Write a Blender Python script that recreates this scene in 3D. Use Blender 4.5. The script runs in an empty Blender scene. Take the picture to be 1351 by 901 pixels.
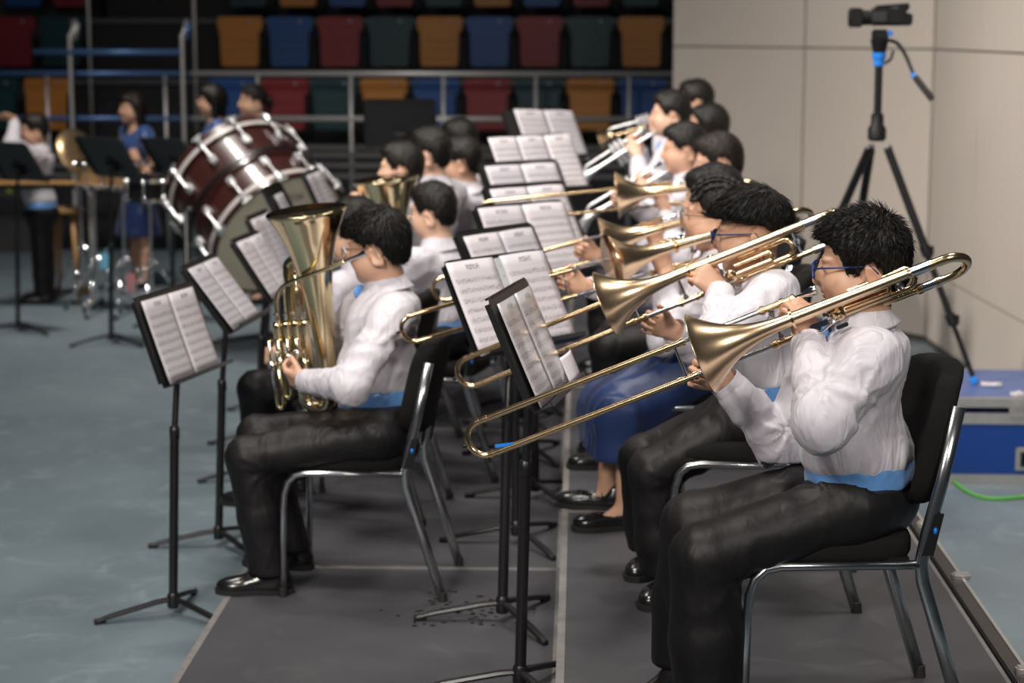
import bpy, math, random
import numpy as np
from mathutils import Vector, Matrix

random.seed(7); rng = np.random.default_rng(11)
SC = bpy.context.scene
COL = SC.collection

# ------------------------------------------------------------------ camera
F_PX = 2600.0; CAM_H = 1.88
PITCH = math.atan(412.5 / F_PX)
YAW = math.atan(89.5 / (412.5 * math.sin(PITCH) + F_PX * math.cos(PITCH)))
cam_d = bpy.data.cameras.new('camera'); cam = bpy.data.objects.new('camera', cam_d); COL.objects.link(cam)
cam.location = (0, 0, CAM_H); cam.rotation_euler = (math.pi / 2 - PITCH, 0, YAW)
cam_d.sensor_fit = 'HORIZONTAL'; cam_d.sensor_width = 36.0; cam_d.lens = F_PX * 36.0 / 1351.0
cam_d.clip_end = 200
cam_d.dof.use_dof = True; cam_d.dof.focus_distance = 4.78; cam_d.dof.aperture_fstop = 3.2
SC.camera = cam

# ------------------------------------------------------------------ world, lights, exposure
world = bpy.data.worlds.new('dark hall'); SC.world = world; world.use_nodes = True
world.node_tree.nodes['Background'].inputs[0].default_value = (0.75, 0.85, 1.0, 1)
world.node_tree.nodes['Background'].inputs[1].default_value = 0.03
SC.view_settings.view_transform = 'Standard'; SC.view_settings.look = 'None'
SC.view_settings.gamma = 1.0; SC.view_settings.use_curve_mapping = False
SC.view_settings.exposure = 0.0

def area(name, loc, target, power, size, color, spread=math.pi):
    d = bpy.data.lights.new(name, 'AREA'); d.shape = 'DISK'; d.size = size; d.energy = power; d.color = color; d.spread = spread
    o = bpy.data.objects.new(name, d); COL.objects.link(o); o.location = loc
    o.rotation_euler = (Vector(target) - Vector(loc)).to_track_quat('-Z', 'Y').to_euler()
    return o
WARM = (1.0, 0.93, 0.86)
area('stage_light', (-1.8, 4.6, 7.0), (0.2, 6.2, 0.6), 62, 1.1, WARM, math.radians(85))
area('stage_light', (1.8, 6.2, 7.2), (0.3, 6.6, 0.4), 46, 1.1, WARM, math.radians(85))
area('stage_light', (-3.2, 9.0, 7.2), (-0.8, 9.6, 0.4), 52, 1.1, WARM, math.radians(80))
area('stage_light', (0.6, 9.6, 7.2), (0.3, 9.6, 0.6), 36, 1.1, WARM, math.radians(80))
area('stage_light', (-3.6, 12.2, 7.0), (-3.2, 14.4, 0.2), 84, 1.0, WARM, math.radians(75))
area('stage_light', (-4.5, 6.5, 5.5), (3.2, 12.6, 1.0), 78, 0.6, WARM, math.radians(60))
area('front_fill', (-3.0, -2.0, 5.6), (-0.2, 7.4, 0.7), 62, 1.6, WARM, math.radians(55))  # fill added from behind the camera to lift dark faces
area('front_fill', (3.0, -1.5, 5.2), (0.4, 6.6, 0.8), 22, 1.6, WARM, math.radians(50))  # weaker fill added from the right
area('seat_fill', (-3.0, 12.5, 8.5), (-3.0, 19.8, 1.8), 15, 2.0, (1, .95, .9), math.radians(80))  # wide fill added to brighten the unlit seats

# ------------------------------------------------------------------ pixel helpers (author time: turn a spot in the photo plus a depth into a world point)
_Fw = np.array([-math.sin(YAW) * math.cos(PITCH), math.cos(YAW) * math.cos(PITCH), -math.sin(PITCH)])
_Rw = np.array([math.cos(YAW), math.sin(YAW), 0.0]); _Uw = np.cross(_Rw, _Fw); _C = np.array([0, 0, CAM_H])
def _ray(px, py): return _Fw * F_PX + _Rw * (px - 675.5) - _Uw * (py - 450.5)
def P(px, py, Y):
    d = _ray(px, py); return _C + d * (Y / d[1])
def G(px, py, z):
    d = _ray(px, py); return _C + d * ((z - CAM_H) / d[2])
ZF, ZL, ZP = -0.21, 0.0, 0.21          # hall floor, lower riser, upper riser
A = lambda *v: np.array(v, float)
def nrm(v):
    v = np.asarray(v, float); return v / max(np.linalg.norm(v), 1e-9)

# ------------------------------------------------------------------ materials
MATS = {}
def mat(name, col, rough=0.5, metal=0.0, var=0.0, vscale=8.0, bump=0.0, bscale=60.0, spec=0.5, sheen=0.0, sss=0.0, coat=0.0, rvar=0.0, stretch=None, alpha=1.0, trans=0.0):
    if name in MATS: return MATS[name]
    m = bpy.data.materials.new(name); m.use_nodes = True; nt = m.node_tree; b = nt.nodes['Principled BSDF']; L = nt.links
    b.inputs['Base Color'].default_value = (*col, 1); b.inputs['Roughness'].default_value = rough; b.inputs['Metallic'].default_value = metal
    b.inputs['Specular IOR Level'].default_value = spec
    if sheen: b.inputs['Sheen Weight'].default_value = sheen
    if sss:
        b.inputs['Subsurface Weight'].default_value = sss; b.inputs['Subsurface Radius'].default_value = (0.012, 0.005, 0.003); b.inputs['Subsurface Scale'].default_value = 1.0
    if coat: b.inputs['Coat Weight'].default_value = coat; b.inputs['Coat Roughness'].default_value = 0.1
    if trans: b.inputs['Transmission Weight'].default_value = trans
    tc = nt.nodes.new('ShaderNodeTexCoord'); mp = nt.nodes.new('ShaderNodeMapping'); L.new(tc.outputs['Object'], mp.inputs[0])
    if stretch: mp.inputs['Scale'].default_value = stretch
    if var:
        n = nt.nodes.new('ShaderNodeTexNoise'); n.inputs['Scale'].default_value = vscale; n.inputs['Detail'].default_value = 6; L.new(mp.outputs[0], n.inputs[0])
        mx = nt.nodes.new('ShaderNodeMix'); mx.data_type = 'RGBA'
        mx.inputs[6].default_value = (*[c * (1 - var) for c in col], 1); mx.inputs[7].default_value = (*[min(1, c * (1 + var)) for c in col], 1)
        L.new(n.outputs['Fac'], mx.inputs[0]); L.new(mx.outputs[2], b.inputs['Base Color'])
        if rvar:
            mr = nt.nodes.new('ShaderNodeMapRange'); mr.inputs[3].default_value = rough - rvar; mr.inputs[4].default_value = rough + rvar
            L.new(n.outputs['Fac'], mr.inputs[0]); L.new(mr.outputs[0], b.inputs['Roughness'])
    if bump:
        n2 = nt.nodes.new('ShaderNodeTexNoise'); n2.inputs['Scale'].default_value = bscale; n2.inputs['Detail'].default_value = 4; L.new(mp.outputs[0], n2.inputs[0])
        bp = nt.nodes.new('ShaderNodeBump'); bp.inputs['Strength'].default_value = bump; bp.inputs['Distance'].default_value = 0.01
        L.new(n2.outputs['Fac'], bp.inputs['Height']); L.new(bp.outputs[0], b.inputs['Normal'])
    MATS[name] = m; return m

M_SKIN = mat('skin', (0.57, 0.335, 0.228), 0.45, var=0.08, vscale=14, sss=0.12, bump=0.05, bscale=220)
M_SKIN2 = mat('skin paler', (0.62, 0.385, 0.275), 0.45, var=0.07, vscale=14, sss=0.12)
M_LIP = mat('lips', (0.42, 0.16, 0.13), 0.4)
M_HAIR = mat('black hair', (0.007, 0.006, 0.0055), 0.46, spec=0.30, bump=0.35, bscale=150, stretch=(1, 1, 0.25))
M_HAIR2 = mat('dark brown hair', (0.014, 0.010, 0.008), 0.48, spec=0.30, bump=0.3, bscale=120, stretch=(1, 1, 0.25))
M_SHIRT = mat('white shirt cotton', (0.57, 0.545, 0.60), 0.5, sheen=0.15, bump=0.12, bscale=34, var=0.02)
def cloth_relief(m, sc=11.0, st=.45, dist=.03, sc2=38.0):
    nt = m.node_tree; L = nt.links; b = nt.nodes['Principled BSDF']; tc = nt.nodes.new('ShaderNodeTexCoord'); prev = None
    for k, (a, f, q) in enumerate(((sc, st, dist), (sc2, st * .35, dist * .3))):
        mp = nt.nodes.new('ShaderNodeMapping'); mp.inputs['Rotation'].default_value = (.5, .7 + k, .3); mp.inputs['Scale'].default_value = (1, 1, .45); L.new(tc.outputs['Object'], mp.inputs[0])
        n = nt.nodes.new('ShaderNodeTexNoise'); n.inputs['Scale'].default_value = a; n.inputs['Detail'].default_value = 2; n.inputs['Distortion'].default_value = 1.4; L.new(mp.outputs[0], n.inputs[0])
        r = nt.nodes.new('ShaderNodeMath'); r.operation = 'SUBTRACT'; L.new(n.outputs['Fac'], r.inputs[0]); r.inputs[1].default_value = .5
        ab = nt.nodes.new('ShaderNodeMath'); ab.operation = 'ABSOLUTE'; L.new(r.outputs[0], ab.inputs[0])
        bp = nt.nodes.new('ShaderNodeBump'); bp.inputs['Strength'].default_value = f; bp.inputs['Distance'].default_value = q; L.new(ab.outputs[0], bp.inputs['Height'])
        if prev: L.new(prev, bp.inputs['Normal'])
        prev = bp.outputs[0]
    L.new(prev, b.inputs['Normal'])
cloth_relief(M_SHIRT)
M_TROUS = mat('black trousers', (0.0065, 0.0060, 0.0068), 0.52, spec=0.32, bump=0.06, bscale=30, var=0.15, vscale=40)
cloth_relief(M_TROUS, 8.0, .25, .03, 30.0)
M_SHOE = mat('polished black leather', (0.008, 0.008, 0.009), 0.22, spec=0.6, bump=0.06, bscale=40)
M_SOLE = mat('black rubber sole', (0.012, 0.012, 0.012), 0.6)
M_BLUE = mat('sky blue satin', (0.13, 0.34, 0.72), 0.32, sheen=0.2, bump=0.15, bscale=18)
M_CUMMER = mat('blue satin waistband', (0.10, 0.25, 0.54), 0.3, sheen=0.2, bump=0.18, bscale=16)
M_NAVY = mat('navy satin', (0.013, 0.03, 0.105), 0.42, sheen=0.1, spec=.35, bump=0.3, bscale=12, var=0.2, vscale=5)
M_SATIN = mat('blue satin bodice', (0.03, 0.075, 0.235), 0.38, sheen=0.2, spec=.5, bump=0.3, bscale=12)
M_CHROMEL = mat('bright chrome lug', (0.92, 0.93, 0.95), 0.34, metal=.85)
M_GLASSB = mat('blue spectacle frame', (0.01, 0.035, 0.16), 0.25)
M_GLASSD = mat('dark wire frame', (0.06, 0.045, 0.045), 0.3, metal=0.6)
M_LENS = mat('spectacle lens', (0.95, 0.97, 1.0), 0.02, trans=1.0)
M_EYEW = mat('eye white', (0.6, 0.57, 0.54), 0.2); M_EYED = mat('eye iris', (0.015, 0.009, 0.007), 0.15)
M_BROW = mat('eyebrow hair', (0.03, 0.02, 0.016), 0.7)
M_BRASS = mat('lacquered brass', (0.86, 0.62, 0.36), 0.18, metal=1.0, rvar=0.04, var=0.05, vscale=6, coat=0.3)
M_BELL = mat('lacquered brass bell', (0.90, 0.66, 0.41), 0.25, metal=1.0, coat=0.25)
M_BRASSP = mat('pale lacquered brass', (0.84, 0.70, 0.43), 0.14, metal=1.0, coat=0.3)
M_ROSE = mat('rose brass inside', (0.82, 0.50, 0.25), 0.18, metal=1.0)
M_CHROME = mat('chrome', (0.78, 0.80, 0.84), 0.10, metal=1.0)
M_STEEL = mat('dull chrome legs', (0.52, 0.54, 0.56), 0.24, metal=1.0, var=0.15, vscale=20)
M_BLKMET = mat('black enamelled steel', (0.010, 0.010, 0.011), 0.33, bump=0.04, bscale=140)
M_BLKPL = mat('black plastic', (0.007, 0.007, 0.008), 0.5, spec=0.3)
M_FABRIC = mat('black woven upholstery', (0.010, 0.0095, 0.0095), 0.9, spec=0.2, bump=0.5, bscale=420)
M_RUBBER = mat('black rubber', (0.012, 0.012, 0.012), 0.75)
M_BLUEP = mat('bright blue plastic', (0.02, 0.22, 0.75), 0.3)

# ------------------------------------------------------------------ mesh helpers
class MB:
    def __init__(s): s.v = []; s.f = []; s.n = 0; s.mi = []
    def add(s, v, f, mi=0):
        v = np.asarray(v, float).reshape(-1, 3); s.v.append(v); s.f += [tuple(i + s.n for i in q) for q in f]; s.mi += [mi] * len(f); s.n += len(v); return s
    def box(s, c, size, R=None, bevel=0.0, mi=0):
        hx, hy, hz = [k / 2 for k in size]
        if bevel <= 0:
            v = np.array([(x * hx, y * hy, z * hz) for x in (-1, 1) for y in (-1, 1) for z in (-1, 1)])
            f = [(0, 1, 3, 2), (4, 6, 7, 5), (0, 4, 5, 1), (2, 3, 7, 6), (0, 2, 6, 4), (1, 5, 7, 3)]
        else:
            b = min(bevel, hx * .9, hy * .9, hz * .9); v = []; f = []
            bm = __import__('bmesh').new(); __import__('bmesh').ops.create_cube(bm, size=1)
            for q in bm.verts: q.co = Vector((q.co.x * 2 * hx, q.co.y * 2 * hy, q.co.z * 2 * hz))
            __import__('bmesh').ops.bevel(bm, geom=list(bm.edges), offset=b, segments=2, affect='EDGES')
            bm.verts.index_update(); v = np.array([q.co[:] for q in bm.verts]); f = [tuple(q.index for q in p.verts) for p in bm.faces]; bm.free()
        if R is not None: v = v @ np.asarray(R, float).T
        return s.add(v + np.asarray(c, float), f, mi)
    def sweep(s, pts, rad, n=10, cap=True, closed=False, flat=1.0, upv=None, mi=0):
        pts = np.asarray(pts, float); m = len(pts); rad = np.full(m, rad) if np.isscalar(rad) else np.asarray(rad, float)
        if closed: t = np.roll(pts, -1, 0) - np.roll(pts, 1, 0)
        else: t = np.gradient(pts, axis=0)
        t /= np.maximum(np.linalg.norm(t, axis=1, keepdims=True), 1e-9)
        u = A(0, 0, 1) if upv is None else np.asarray(upv, float)
        if abs(u @ t[0]) > .95: u = A(1, 0, 0) if abs(t[0][0]) < .9 else A(0, 1, 0)
        u = nrm(u - t[0] * (u @ t[0])); V = []
        ang = np.linspace(0, 2 * math.pi, n, endpoint=False)
        for i in range(m):
            u = nrm(u - t[i] * (u @ t[i])); w = np.cross(t[i], u)
            V.append(pts[i] + rad[i] * (np.cos(ang)[:, None] * u * flat + np.sin(ang)[:, None] * w))
        V = np.concatenate(V); F = []
        for i in range(m if closed else m - 1):
            j = (i + 1) % m
            for k in range(n): F.append((i * n + k, i * n + (k + 1) % n, j * n + (k + 1) % n, j * n + k))
        if cap and not closed: F.append(tuple(range(n - 1, -1, -1))); F.append(tuple((m - 1) * n + k for k in range(n)))
        return s.add(V, F, mi)
    def lathe(s, prof, o, axis, n=24, closed=False, mi=0):
        """prof: list of (distance along axis, radius)"""
        axis = nrm(axis); u = A(0, 0, 1) if abs(axis[2]) < .9 else A(1, 0, 0); u = nrm(u - axis * (u @ axis)); w = np.cross(axis, u)
        ang = np.linspace(0, 2 * math.pi, n, endpoint=False); V = []; F = []; m = len(prof)
        for a, r in prof: V.append(np.asarray(o, float) + axis * a + r * (np.cos(ang)[:, None] * u + np.sin(ang)[:, None] * w))
        for i in range(m if closed else m - 1):
            j = (i + 1) % m
            for k in range(n): F.append((i * n + k, i * n + (k + 1) % n, j * n + (k + 1) % n, j * n + k))
        if not closed:
            if prof[0][1] > 1e-5: F.append(tuple(range(n - 1, -1, -1)))
            if prof[-1][1] > 1e-5: F.append(tuple((m - 1) * n + k for k in range(n)))
        return s.add(np.concatenate(V), F, mi)
    def ball(s, c, r, n=12, mi=0):
        r = np.array([r] * 3 if np.isscalar(r) else r, float); k = n // 2
        prof = [(-math.cos(math.pi * i / k), max(1e-6, math.sin(math.pi * i / k))) for i in range(k + 1)]
        q = MB().lathe(prof, (0, 0, 0), (0, 0, 1), n); return s.add(np.concatenate(q.v) * r + np.asarray(c, float), q.f, mi)
    def build(s, name, m, parent=None, origin=None, smooth=True, M=None, auto=None):
        v = np.concatenate(s.v) if s.v else np.zeros((0, 3))
        return mkobj(name, v, s.f, m, parent, origin, smooth, M, s.mi)

def mkobj(name, v, f, m, parent=None, origin=None, smooth=True, M=None, mi=None):
    """One mesh object. v in world coordinates; with a parent, v is taken relative to the parent's location; M maps v first."""
    v = np.asarray(v, float)
    if M is not None: M = np.asarray(M, float); v = v @ M[:3, :3].T + M[:3, 3]
    if parent is not None:
        p = parent; off = np.zeros(3)
        while p is not None: off += np.array(p.location); p = p.parent
    else: off = np.zeros(3) if origin is None else np.asarray(origin, float)
    me = bpy.data.meshes.new(name); me.from_pydata((v - off).tolist() if len(v) < 4000 else (v - off), [], f)
    ms = m if isinstance(m, (list, tuple)) else [m]
    for k in ms: me.materials.append(k)
    if len(ms) > 1 and mi is not None: me.polygons.foreach_set('material_index', np.asarray(mi, np.int32))
    if smooth:
        me.polygons.foreach_set('use_smooth', np.ones(len(me.polygons), bool))
        if smooth == 'auto' :
            try: me.set_sharp_from_angle(angle=math.radians(38))
            except Exception: pass
    me.update()
    o = bpy.data.objects.new(name, me); COL.objects.link(o)
    if parent is not None: o.parent = parent
    else: o.location = off
    return o
def tag(o, label=None, cat=None, group=None, kind=None):
    if label: o['label'] = label
    if cat: o['category'] = cat
    if group: o['group'] = group
    if kind: o['kind'] = kind
    return o
def thing(name, loc, label, cat, group=None):
    o = bpy.data.objects.new(name, None); COL.objects.link(o); o.location = tuple(loc); o.empty_display_size = .1
    return tag(o, label, cat, group)
def copy_tree(o, parent=None):
    c = o.copy(); COL.objects.link(c)
    if parent is not None: c.parent = parent
    for ch in list(o.children): copy_tree(ch, c)
    return c
def smoothpts(ctrl, n=6, closed=False):
    """Catmull-Rom through the control points"""
    c = np.asarray(ctrl, float); m = len(c); out = []
    for i in range(m if closed else m - 1):
        p0, p1, p2, p3 = (c[(i - 1) % m], c[i], c[(i + 1) % m], c[(i + 2) % m]) if closed else (c[max(i - 1, 0)], c[i], c[i + 1], c[min(i + 2, m - 1)])
        for k in range(n):
            t = k / n; out.append(.5 * (2 * p1 + (p2 - p0) * t + (2 * p0 - 5 * p1 + 4 * p2 - p3) * t * t + (3 * p1 - p0 - 3 * p2 + p3) * t ** 3))
    if not closed: out.append(c[-1])
    return np.array(out)
def uturn(a, b, fwd, bulge, n=9):
    """half-loop from a to b bulging along fwd"""
    a = np.asarray(a, float); b = np.asarray(b, float); c = (a + b) / 2; h = (a - b) / 2
    return [c + h * math.cos(math.pi * i / n) + np.asarray(fwd) * bulge * math.sin(math.pi * i / n) for i in range(n + 1)]

# ------------------------------------------------------------------ signed-distance modelling for bodies and cloth
def rc(a, b, r1, r2, k=.015, op='u', fold=None):
    a = np.asarray(a, float); b = np.asarray(b, float); ba = b - a; l2 = max(ba @ ba, 1e-12); R = max(r1, r2)
    def fn(p):
        pa = p - a; t = np.clip(pa @ ba / l2, 0, 1); d = np.linalg.norm(pa - t[:, None] * ba, axis=1) - (r1 + (r2 - r1) * t)
        if fold is not None:
            amp, fr, ph = fold; L = math.sqrt(l2)
            d = d - amp * np.sin(t * L * fr + ph + 14 * pa[:, 1] + 9 * pa[:, 0] + 2.2 * np.sin(23 * pa[:, 2] + 11 * pa[:, 1])) * np.sin(math.pi * np.clip(t, .03, .97))
        return d
    return dict(fn=fn, lo=np.minimum(a, b) - R, hi=np.maximum(a, b) + R, k=k, op=op)
def ell(c, r, axes=None, k=.015, op='u', cut=None):
    c = np.asarray(c, float); r = np.asarray(r, float); Ax = np.eye(3) if axes is None else np.array([nrm(q) for q in axes])
    ext = np.sqrt(((Ax * r[:, None]) ** 2).sum(0))
    def fn(p):
        q = (p - c) @ Ax.T; k0 = np.linalg.norm(q / r, axis=1); k1 = np.linalg.norm(q / (r * r), axis=1); d = k0 * (k0 - 1) / np.maximum(k1, 1e-9)
        if cut is not None: d = np.maximum(d, cut(p))
        return d
    return dict(fn=fn, lo=c - ext, hi=c + ext, k=k, op=op)
def boxp(c, h, axes=None, rnd=.01, k=.01, op='u'):
    c = np.asarray(c, float); h = np.asarray(h, float) - rnd; Ax = np.eye(3) if axes is None else np.array([nrm(q) for q in axes])
    ext = (np.abs(Ax) * (h + rnd)[:, None]).sum(0)
    def fn(p):
        q = np.abs((p - c) @ Ax.T) - h; return np.linalg.norm(np.maximum(q, 0), axis=1) + np.minimum(q.max(1), 0) - rnd
    return dict(fn=fn, lo=c - ext, hi=c + ext, k=k, op=op)
def sdf_eval(prims, p, sel):
    """sel[i]: index array of the points prim i acts on (or None = all)"""
    d = np.full(len(p), .5)
    for pr, s in zip(prims, sel):
        if s is not None and len(s) == 0: continue
        q = p if s is None else p[s]; e = pr['fn'](q); c = d if s is None else d[s]; k = pr['k']
        if pr['op'] == 'u':
            h = np.maximum(k - np.abs(c - e), 0) / k; r = np.minimum(c, e) - h * h * k * .25
        else:
            h = np.maximum(k - np.abs(c + e), 0) / k; r = np.maximum(c, -e) + h * h * k * .25
        if s is None: d = r
        else: d[s] = r
    return d
def sdf_mesh(prims, vox, disp=None, clip=None, relax=1):
    B = 8; lo = np.min([q['lo'] for q in prims if q['op'] == 'u'], 0) - 2 * vox - .02; hi = np.max([q['hi'] for q in prims if q['op'] == 'u'], 0) + 2 * vox + .02
    nb = np.ceil((hi - lo) / (vox * B)).astype(int); gi = np.stack(np.meshgrid(*[np.arange(k) for k in nb], indexing='ij'), -1).reshape(-1, 3)
    bs = vox * B; blo = lo + gi * bs; bc = blo + bs / 2
    near = np.zeros(len(gi), bool)
    for q in prims:
        if q['op'] != 'u': continue
        near |= np.all((blo < q['hi'] + .03) & (blo + bs > q['lo'] - .03), 1)
    gi, blo, bc = gi[near], blo[near], bc[near]
    d0 = sdf_eval(prims, bc, [None] * len(prims))
    keep = np.abs(d0) < bs * 1.25 + .02; gi, blo = gi[keep], blo[keep]; N = len(gi)
    off = np.stack(np.meshgrid(*[np.arange(B + 1)] * 3, indexing='ij'), -1).reshape(-1, 3)
    pts = (blo[:, None, :] + off[None] * vox).reshape(-1, 3); np_ = len(off); sel = []
    for q in prims:
        m = np.all((blo < q['hi'] + q['k'] + .025) & (blo + bs > q['lo'] - q['k'] - .025), 1); ids = np.nonzero(m)[0]
        sel.append((ids[:, None] * np_ + np.arange(np_)).ravel())
    d = sdf_eval(prims, pts, sel)
    if disp is not None:
        nr = np.abs(d) < .03; d[nr] -= disp(pts[nr])
    if clip is not None: d = np.maximum(d, clip(pts))
    V = d.reshape(N, B + 1, B + 1, B + 1)
    # cells
    cs = [V[:, i:B + i, j:B + j, k:B + k] for i in (0, 1) for j in (0, 1) for k in (0, 1)]
    neg = np.stack([c < 0 for c in cs], -1); act = neg.any(-1) & ~neg.all(-1)
    bi, ci, cj, ck = np.nonzero(act); vals = np.stack([c[act] for c in cs], -1)
    acc = np.zeros((len(bi), 3)); cnt = np.zeros(len(bi)); cor = np.array([(i, j, k) for i in (0, 1) for j in (0, 1) for k in (0, 1)], float)
    for a in range(8):
        for b in range(a + 1, 8):
            if np.abs(cor[a] - cor[b]).sum() != 1: continue
            x = (vals[:, a] < 0) != (vals[:, b] < 0)
            if not x.any(): continue
            t = vals[x, a] / (vals[x, a] - vals[x, b]); acc[x] += cor[a] + (cor[b] - cor[a]) * t[:, None]; cnt[x] += 1
    g = gi[bi] * B + np.stack([ci, cj, ck], 1); vert = lo + (g + acc / cnt[:, None]) * vox
    dim = nb * B + 2; key = (g[:, 0] * dim[1] + g[:, 1]) * dim[2] + g[:, 2]; order = np.argsort(key); skey = key[order]
    def look(h):
        kk = (h[:, 0] * dim[1] + h[:, 1]) * dim[2] + h[:, 2]; pos = np.clip(np.searchsorted(skey, kk), 0, len(skey) - 1); ok = skey[pos] == kk
        return order[pos], ok
    faces = []
    for ax in range(3):
        a0 = V[:, :B, :B, :B]; sl = [slice(0, B)] * 3; sl[ax] = slice(1, B + 1); a1 = V[(slice(None), *sl)]
        x = (a0 < 0) != (a1 < 0); b_, i_, j_, k_ = np.nonzero(x); gg = gi[b_] * B + np.stack([i_, j_, k_], 1); inside = a0[x] < 0
        u, w = [(1, 2), (2, 0), (0, 1)][ax]; eu = np.eye(3, dtype=int)[u]; ew = np.eye(3, dtype=int)[w]
        q = [look(gg - eu - ew), look(gg - ew), look(gg), look(gg - eu)]
        ok = q[0][1] & q[1][1] & q[2][1] & q[3][1]; idx = np.stack([k[0] for k in q], 1)
        idx[~inside] = idx[~inside][:, ::-1]; faces.append(idx[ok])
    F = np.concatenate(faces)
    if relax and len(F):
        for _ in range(relax):
            s = np.zeros_like(vert); c = np.zeros(len(vert))
            for k in range(4):
                for l in (1, 3): np.add.at(s, F[:, k], vert[F[:, (k + l) % 4]]); np.add.at(c, F[:, k], 1)
            m = c > 0; vert[m] = .55 * vert[m] + .45 * s[m] / c[m][:, None]
    return vert, F
def sdf_obj(name, prims, vox, m, parent=None, origin=None, disp=None, clip=None, matfn=None, relax=1):
    v, F = sdf_mesh(prims, vox, disp, clip, relax)
    mi = None
    if matfn is not None and len(F): mi = matfn(v[F].mean(1))
    return mkobj(name, v, F.tolist(), m, parent, origin, True, None, mi)
_wk = rng.normal(size=(7, 3)); _wk /= np.linalg.norm(_wk, axis=1, keepdims=True); _wp = rng.uniform(0, 6, 7)
def folds(amp, wl, seed=0, sharp=True, aniso=None):
    """irregular creases for cloth"""
    r = np.random.default_rng(seed); k = r.normal(size=(5, 3))
    if aniso is not None: k = k * np.asarray(aniso)
    k /= np.linalg.norm(k, axis=1, keepdims=True); ph = r.uniform(0, 6, 5)
    def fn(p):
        s = np.zeros(len(p))
        for i in range(5):
            fr = 2 * math.pi / (wl * (1 + .35 * i)); w = 1.6 * np.sin(p @ np.roll(k[(i + 1) % 5], 1) * fr * .55 + ph[i])
            x = np.sin(p @ k[i] * fr + w + ph[i]); m = .5 + .5 * np.sin(p @ k[(i + 2) % 5] * fr * .31 + ph[(i + 3) % 5]); s += ((.72 - 1.6 * np.abs(x) ** .75) * m) if sharp else x
        return amp * s / 2.6
    return fn
# ------------------------------------------------------------------ people
UP = A(0, 0, 1)
def face_axes(yaw, pitch=0.0, roll=0.0):
    """yaw 0 faces -X; growing yaw turns towards +Y; pitch > 0 looks down"""
    a = math.radians(yaw); b = math.radians(pitch); c = math.radians(roll)
    f = A(-math.cos(a), math.sin(a), 0); l = A(-math.sin(a), -math.cos(a), 0)
    f2 = f * math.cos(b) - UP * math.sin(b); u = UP * math.cos(b) + f * math.sin(b)
    l2 = l * math.cos(c) + u * math.sin(c); u2 = u * math.cos(c) - l * math.sin(c)
    return f2, l2, u2
def head_prims(c, f, l, u, s, puff=0.0, fat=0.0):
    def w(x, y, z): return c + (f * x + l * y + u * z) * s
    ax = (f, l, u); q = []
    q.append(ell(w(-.013, 0, .036), A(.094, .076, .088) * s, ax, .02))
    q.append(ell(w(.024, 0, -.035), A(.070, .061 + fat * .5, .074) * s, ax, .03))
    q.append(ell(w(.040, 0, -.085), A(.042, .038 + fat, .030) * s, ax, .025))
    q.append(ell(w(.066, 0, -.098), A(.019, .020, .016) * s, ax, .02))
    for t in (1, -1):
        q.append(ell(w(.046, t * .034, -.036), A(.035 + puff * .3, .029 + puff + fat * .4, .030) * s, ax, .02))
        q.append(ell(w(.072, t * .028, .022), A(.016, .026, .010) * s, ax, .015))
        q.append(ell(w(.098, t * .031, .003), A(.017, .019, .011) * s, ax, .014, 's'))
        q.append(ell(w(.0745, t * .031, .002), A(.013, .017, .011) * s, ax, .004))
        q.append(ell(w(.010, t * .052, -.062), A(.045, .018 + fat, .034) * s, ax, .03))
    q.append(rc(w(.086, 0, .014), w(.103, 0, -.027), .0085 * s, .0115 * s, .014))
    q.append(ell(w(.106, 0, -.030), A(.010, .0115, .0095) * s, ax, .008))
    for t in (1, -1): q.append(ell(w(.092, t * .0125, -.033), A(.011, .0075, .008) * s, ax, .006))
    q.append(ell(w(.083, 0, -.048), A(.014, .017, .014) * s, ax, .012))
    q.append(ell(w(.0885, 0, -.0565), A(.0095, .021, .0058) * s, ax, .004))
    q.append(ell(w(.0865, 0, -.0665), A(.0095, .019, .0062) * s, ax, .004))
    q.append(ell(w(.098, 0, -.0615), A(.010, .021, .0012) * s, ax, .004, 's'))
    for t in (1, -1):
        e = (f * .94 - u * .28 + l * t * -.2, l * t * .95 + f * -.3, u * .96 + f * -.25)
        q.append(ell(w(-.037, t * .077, -.028), A(.0185, .0085, .031) * s, e, .008))
        q.append(ell(w(-.032, t * .087, -.026), A(.011, .008, .019) * s, e, .004, 's'))
        q.append(ell(w(-.035, t * .082, -.052), A(.010, .006, .010) * s, e, .004))
        q.append(ell(w(-.019, t * .073, -.031), A(.006, .006, .010) * s, ax, .004))
    return q
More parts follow.
